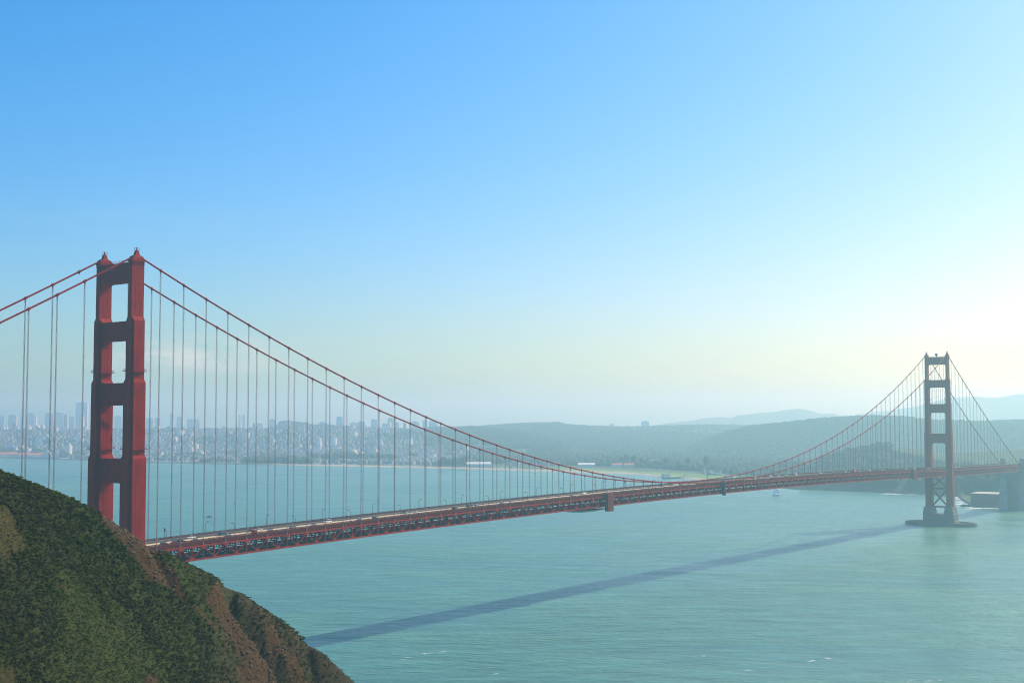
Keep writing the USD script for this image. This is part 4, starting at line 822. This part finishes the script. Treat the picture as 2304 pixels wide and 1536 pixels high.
hm = houses(5200, 1060, 1640, 2300, 4200, 4, lambda u, r, x, y: ((fbm2(x, y, 200.0, 2, 33) > 0.1) & (ground(x, y) > 70))*0.8)
obj('ridge_houses', hm, HOUSE, kind='stuff', label='scattered pale houses along the ridge above the woods', category='houses')
hm = houses(1500, 1150, 1900, 240, 2000, 5, lambda u, r, x, y: (fbm2(x, y, 160.0, 2, 35) > 0.08)*0.5)
obj('shore_houses', hm, HOUSE, kind='stuff', label='scattered low pale houses among trees behind the green field', category='houses')
# notable buildings along the water
def rs(u, off): return float(interp(u, SHORE))+off
block(-30, 38, 1017, rs(0, 30), 45, PALE[1], 'pier_shed', 'long cream pier shed with windows at the left edge of the water', 'pier shed', vb=1028.5, gable=True, roof=ROOFR)
block(45, 74, 1018, rs(60, 40), 45, PALE[0], 'pier_shed', 'second cream pier shed right of the first, behind two ropes', 'pier shed', vb=1028, gable=True, roof=ROOFR)
block(76, 107, 1019, rs(90, 45), 45, PALE[0], 'pier_shed', 'third pale pier shed nearest the bridge tower', 'pier shed', vb=1029, gable=True, roof=ROOFR)
block(440, 486, 1033.5, rs(460, 40), 25, PALE[0], 'boathouse', 'low boathouse with a long red roof on the shoreline right of the near tower', 'boathouse', vb=1040, gable=True, roof=ROOFR)
block(1047, 1105, 1039, rs(1075, 150), 35, PALE[0], 'hangar', 'long low white hangar behind the beach under the cables', 'hangar', gable=True, roof=PALE[2])
block(1042, 1050, 1037, rs(1045, 120), 22, PALE[1], 'watch_house', 'small cream house at the left end of the white hangar', 'house')
block(1300, 1338, 1041, rs(1320, 290), 30, PALE[1], 'hangar', 'cream hangar left of a grey row, behind the green field', 'hangar', gable=True, roof=PALE[2])
block(1376, 1400, 1042, rs(1390, 330), 25, PALE[2], 'barracks', 'grey barracks behind the green field, left of its twin', 'barracks', gable=True, roof=ROOFR)
block(1403, 1426, 1042, rs(1410, 330), 25, PALE[3], 'barracks', 'tan barracks behind the green field, right of its twin', 'barracks', gable=True, roof=ROOFR)
block(1486, 1500, 1046, rs(1494, 430), 20, PALE[0], 'field_house', 'small white house with a red roof at the right of the green field', 'house', gable=True, roof=ROOFR)
block(1632, 1651, 1071, rs(1640, 60), 20, PALE[0], 'white_block', 'plain white block on the shore just above the lowest part of the cables', 'building')
block(1596, 1618, 1062, rs(1600, 260), 20, PALE[3], 'lodge', 'pale lodge by flowering trees right of the green field', 'house', gable=True, roof=ROOFD)
# domed rotunda among trees
c = at(796, 1010, rs(796, 420)); zb = float(ground(c[0], c[1]))
t = empty('rotunda', loc=(c[0], c[1], zb), label='domed rotunda with a pale ochre dome rising from dark trees', category='rotunda')
DOMEM = flat('ochre_dome', (0.62, 0.48, 0.26), 0.6, 0.1, 0.1)
obj('drum', MB().tube([(0, 0, 0), (0, 0, 26)], 13, 16), PALE[3], t); 
for k in range(8):
    a = k*math.pi/4+0.39; obj('column', MB().tube([(13.8*math.cos(a), 13.8*math.sin(a), 0), (13.8*math.cos(a), 13.8*math.sin(a), 22)], 1.2, 8), PALE[3], t)
ph = np.linspace(0, math.pi/2, 8); obj('dome', MB().tube([(0, 0, 26+12*math.sin(a)) for a in ph], [13.5*math.cos(a)+0.02 for a in ph], 20), DOMEM, t, smooth=40)
# wharf on piles
a0, a1 = onz(1489, 1077, 0), onz(1556, 1075, 0); dirv = (a1-a0)/np.linalg.norm(a1-a0); Lw = float(np.linalg.norm(a1-a0))
t = empty('wharf', loc=(a0[0], a0[1], 0), rz=math.degrees(math.atan2(dirv[1], dirv[0])), label='dark wharf on piles with a shed at its left end, above the low cables', category='wharf')
obj('deck', MB().box((Lw/2, 0, 3.4), (Lw, 10, 0.8)), DARKCON, t)
for k in range(14): obj('pile_bent', MB().box((4+(Lw-8)*k/13, 0, 0.8), (1.2, 9, 4.6)), DARKCON, t)
sd = obj('shed', MB().box((12, 0, 6.6), (20, 9, 5.6)), PALE[4], t); obj('shed_roof', MB().loft([np.array([(1.5, -5, 9.4), (22.5, -5, 9.4), (22.5, 5, 9.4), (1.5, 5, 9.4)]), np.array([(3, -0.3, 11.6), (21, -0.3, 11.6), (21, 0.3, 11.6), (3, 0.3, 11.6)])]), ROOFD, t)
# brick fort at the foot of the far pylon
f0 = onz(2179, 1140, 0); f1 = onz(2262, 1143, 0); dv = (f1-f0)/np.linalg.norm(f1-f0); Lf = float(np.linalg.norm(f1-f0)); nv_ = np.array([-dv[1], dv[0]]) 
if nv_@np.array(FWD[:2]) < 0: nv_ = -nv_
BRICK = flat('old_dark_brick', (0.16, 0.11, 0.09), 0.9, 0.25, 0.2, 0.15)
t = empty('brick_fort', loc=(f0[0]+nv_[0]*14, f0[1]+nv_[1]*14, 0), rz=math.degrees(math.atan2(dv[1], dv[0])), label='massive flat-topped brick fort on the rocky point behind the far tower', category='fort')
zt_ = float(at(2200, 1110, math.hypot(*(f0[:2]-CAM[:2]))+14)[2])
obj('wall', MB().box((Lf/2, 24, zt_/2+1), (Lf, 48, zt_-2)), BRICK, t); obj('parapet', MB().box((Lf/2, 24, zt_+0.3), (Lf+1, 49, 0.8)), PALE[3], t)
for lv in range(3):
    for k in range(10): obj('embrasure', MB().box((Lf*(k+0.5)/10, -0.06, 5.0+lv*(zt_-6)/3), (2.4, 0.25, 2.6)), GLASSDARK, t)
gr = np.random.default_rng(5); rk_ = MB()
for k in range(260):
    m = trimesh.creation.icosphere(1); m.vertices *= (0.7+0.5*gr.random((len(m.vertices), 1))); s_ = 1.2+2.6*gr.random()**2; m.vertices *= [s_, s_, s_*0.7]
    q = gr.random(); p = f0+np.append(dv[:2]*(q*(Lf+14)-12), 0)+np.append(nv_*gr.uniform(0, 14), 0); m.apply_translation((p[0], p[1], gr.uniform(0, 2.4))); rk_.tm(m)
obj('shore_rocks', rk_, DARKCON, kind='stuff', label='dark boulders along the point at the foot of the fort', category='rocks')
# sea wall along the bluff
sw = [onz(u, float(944+math.sqrt(1+((u-1152)/FPX)**2)*0+ (CAM[2]/(interp(u, SHORE)+6))*FPX*math.sqrt(1+((u-1152)/FPX)**2)), 0.0) for u in np.linspace(1700, 2150, 40)]
m = MB()
for a, b in zip(sw[:-1], sw[1:]): m.beam(a+[0, 0, 0.9], b+[0, 0, 0.9], 2.5, 4.2)
tag(obj('sea_wall', m, PIERCON), 'long low grey sea wall at the foot of the wooded bluff left of the far tower', 'sea wall')
# surf
FOAM = flat('sea_foam', (0.85, 0.86, 0.85), 0.8, 0.05, 1.0); gs = np.random.default_rng(9); sf = MB()
def surf(u0, u1, v0, v1, n, wid):
    for k in range(n):
        q = gs.random(); p = onz(u0+(u1-u0)*q, v0+(v1-v0)*q+gs.normal()*wid*0.05, 0.03+0.002*gs.random()); a = gs.uniform(-0.4, 0.4)+YAW-1.57; l, w = gs.uniform(5, 20), gs.uniform(1.0, 3.0)
        ang = np.linspace(0, 2*np.pi, 9)[:-1]; e = np.stack([l*np.cos(ang)*(0.7+0.5*gs.random(8)), w*np.sin(ang)*(0.6+0.7*gs.random(8))], 1)
        e = e@np.array([[math.cos(a), math.sin(a)], [-math.sin(a), math.cos(a)]]); c_ = np.vstack([[0, 0], e]); sf.add(np.column_stack([c_+p[:2], np.full(9, p[2])]), [[0, 1+j, 1+(j+1) % 8] for j in range(8)])
surf(2150, 2182, 1122, 1141, 26, 30); surf(2182, 2225, 1141, 1143, 14, 10); surf(1990, 2090, 1110, 1113, 16, 10); surf(1755, 1790, 1101, 1104, 3, 6); surf(2225, 2304, 1143, 1145, 10, 8); surf(2160, 2178, 1117, 1123, 12, 10)
for u0, v0, u1, v1, n in ((944, 1470, 1002, 1464, 6), (1668, 1511, 1690, 1506, 2), (1812, 1486, 1872, 1480, 4), (2034, 1533, 2122, 1529, 6), (905, 1482, 925, 1479, 2), (1105, 1517, 1120, 1514, 2), (1560, 1476, 1585, 1473, 3)):
    for k in range(n):
        q = gs.random(); p = onz(u0+(u1-u0)*q, v0+(v1-v0)*q+gs.normal()*1.2, 0.03+0.002*gs.random()); l, w, a = gs.uniform(0.8, 2.6), gs.uniform(0.15, 0.45), YAW-1.57+gs.uniform(-0.35, 0.35)
        ang = np.linspace(0, 2*np.pi, 9)[:-1]; e = np.stack([l*np.cos(ang)*(0.6+0.6*gs.random(8)), w*np.sin(ang)*(0.5+gs.random(8))], 1)@np.array([[math.cos(a), math.sin(a)], [-math.sin(a), math.cos(a)]])
        sf.add(np.column_stack([np.vstack([[0, 0], e])+p[:2], np.full(9, p[2])]), [[0, 1+j, 1+(j+1) % 8] for j in range(8)])
obj('surf', sf, FOAM, kind='stuff', label='white surf around the rocky point and small foam flecks on the open water', category='surf')
# parked cars and boats glinting along the shore road
gp = np.random.default_rng(12); pc = MB()
for u0, u1, n in ((135, 152, 22), (322, 430, 40), (500, 570, 22), (700, 800, 30), (860, 925, 24), (620, 700, 14), (1110, 1180, 14)):
    for k in range(n):
        u = gp.uniform(u0, u1); r = rs(u, gp.uniform(60, 120)); p = at(u, 1000, r); z = float(ground(p[0], p[1])); pc.box((p[0], p[1], z+1.0), (gp.uniform(4, 8), gp.uniform(2, 5), gp.uniform(1.6, 3.0)), rz=gp.uniform(0, 3))
obj('shore_vehicles', pc, HULLW, kind='stuff', label='white parked vehicles and boats along the far shore road', category='vehicles')

# ------------------------------------------------------------------ far trees
CROWN = leafy('far_tree_crown', [(0, (0.075, 0.095, 0.060)), (0.5, (0.092, 0.112, 0.066)), (1, (0.115, 0.130, 0.075))], trans=0.25); BARK = flat('bark', (0.10, 0.08, 0.06), 0.9, 0.2, 0.5)
def crown(seed, tall=1.0, n=7):
    g = np.random.default_rng(seed); m = MB()
    for k in range(n):
        s_ = trimesh.creation.icosphere(1); d = s_.vertices/np.linalg.norm(s_.vertices, axis=1, keepdims=True); s_.vertices = d*(0.42+0.22*g.random((len(d), 1))); c_ = g.normal(size=3)*[0.38, 0.38, 0.25*tall]; s_.apply_translation(c_+[0, 0, 0.65*tall]); m.tm(s_)
    lf, ff = leaf_clump(90, seed+100, 1.0*tall, 0.3, 1.0); m.add(lf+[0, 0, 0.45*tall], ff); return m.get()
tc_ = klass('broad_tree_class'); obj('trunk', MB().tube([(0, 0, -1), (0, 0, 4), (0.2, 0, 7)], [0.6, 0.45, 0.25], 7), BARK, tc_)
cv, cf = crown(1); obj('crown', (cv*[6, 6, 7]+[0, 0, 4.5], cf), CROWN, tc_)
tt_ = klass('tall_tree_class'); obj('trunk', MB().tube([(0, 0, -1), (0, 0, 6), (0.2, 0, 12)], [0.6, 0.45, 0.25], 7), BARK, tt_)
cv, cf = crown(2, 1.7); obj('crown', (cv*[4.6, 4.6, 8]+[0, 0, 5], cf), CROWN, tt_)
gt = np.random.default_rng(33)
def plant(n, u0, u1, off0, off1, tall, label, group, s0=0.8, s1=1.4):
    for k, u in enumerate(np.linspace(u0, u1, n)+gt.uniform(-0.3, 0.3, n)*(u1-u0)/n):
        r = rs(u, gt.uniform(off0, off1)); p = at(u, 1000, r); z = float(ground(p[0], p[1])); s_ = gt.uniform(s0, s1)
        copy(tt_ if gt.random() < tall else tc_, (p[0], p[1], z), gt.uniform(0, 360), (s_, s_, s_*gt.uniform(0.9, 1.25)), name='tree', label=f'{ordinal(k)} dark tree from the left {label}', category='tree', group=group)
plant(14, 992, 1046, 50, 130, 0.3, 'in the clump left of the white hangar', 'trees left of the white hangar', 1.0, 1.6)
plant(10, 436, 500, 20, 70, 0.3, 'beside the red-roofed boathouse', 'trees by the boathouse', 0.7, 1.0)
plant(12, 770, 825, 330, 400, 0.4, 'in front of the domed rotunda', 'trees before the rotunda', 0.9, 1.3)
plant(20, 1335, 1620, 400, 560, 0.5, 'in the row behind the green field', 'trees behind the green field', 1.0, 1.6)
def woods(name, n, ulo, uhi, rfun, seed, keepf, s0, s1, label):
    g = np.random.default_rng(seed); u = g.uniform(ulo, uhi, n); r = rfun(u, g.random(n)); G_ = np.linspace(ulo, uhi, 300); a_ = np.interp(u, G_, np.array([az_of(q) for q in G_])); x, y = CAM[0]+r*np.cos(a_), CAM[1]+r*np.sin(a_); z = ground(x, y)
    k = keepf(u, r, x, y, z); x, y, z = x[k], y[k], z[k]; m = len(x); s_ = g.uniform(s0, s1, m)
    c1, f1_ = crown(11); c2, f2_ = crown(12, 1.3)
    instancer(name, [('round_crown', (c1, f1_), CROWN), ('tall_crown', (c2, f2_), CROWN)], g.integers(0, 2, m), np.stack([x, y, z+1.0], 1), np.stack([s_, s_, s_*g.uniform(0.8, 1.2, m)], 1), g.uniform(0, 6.28, m), kind='stuff', label=label, category='woods')
rho = lambda lo, hi: (lambda u, q: np.array([interp(v, SHORE) for v in u])+lo+(hi-lo)*q)
woods('hill_woods', 26000, 1420, 2700, lambda u, q: np.interp(u, [1440, 1700, 2000, 2950], [5500, 5400, 5100, 5000])-1000+1130*q, 41, lambda u, r, x, y, z: (z > 20), 5, 9.5, 'dark woods covering the hill behind the far tower')
woods('bluff_woods', 5000, 1690, 2700, lambda u, q: np.interp(u, [1690, 2000, 2304], [2690, 2520, 2350])+560*q, 42, lambda u, r, x, y, z: (z > 14) & (fbm2(x, y, 120.0, 2, 44) > -0.35), 4, 8, 'dark scrub and trees on the bluff below the far end of the bridge')
woods('ridge_woods', 16000, 960, 1720, lambda u, q: np.interp(u, [900, 1700], [7300, 7100])-2150+2220*q, 43, lambda u, r, x, y, z: (z > 15) & (fbm2(x, y, 260.0, 2, 45) > -0.3), 5, 9.5, 'dark woods on the ridge between the city and the far tower')
woods('flat_woods', 9000, 1050, 2000, rho(420, 2300), 44, lambda u, r, x, y, z: fbm2(x, y, 140.0, 3, 46) > -0.08, 5, 10, 'tree belts on the flat land behind the green field')
woods('city_trees', 6500, -90, 1080, rho(200, 2400), 45, lambda u, r, x, y, z: fbm2(x, y, 200.0, 3, 47) > 0.12, 5, 10, 'dark street and park trees among the far city houses')
woods('knoll_trees', 420, 632, 688, lambda u, q: 6300+200*q, 46, lambda u, r, x, y, z: z > 10, 7, 11, 'dark trees on the wooded knoll of the city skyline')
woods('rotunda_grove', 160, 700, 890, rho(380, 560), 51, lambda u, r, x, y, z: z < 60, 8, 14, 'dark grove around the domed rotunda')
woods('shore_belt', 200, 556, 700, rho(80, 260), 52, lambda u, r, x, y, z: z < 60, 7, 12, 'dense dark tree belt on the shore left of the rotunda')
woods('left_shore_belt', 220, -30, 190, rho(160, 420), 53, lambda u, r, x, y, z: z < 80, 7, 12, 'dark wooded bank behind the pier sheds at the left')
woods('field_belt', 160, 1330, 1900, rho(420, 700), 54, lambda u, r, x, y, z: z < 60, 7, 12, 'dark tree belt behind the green field')
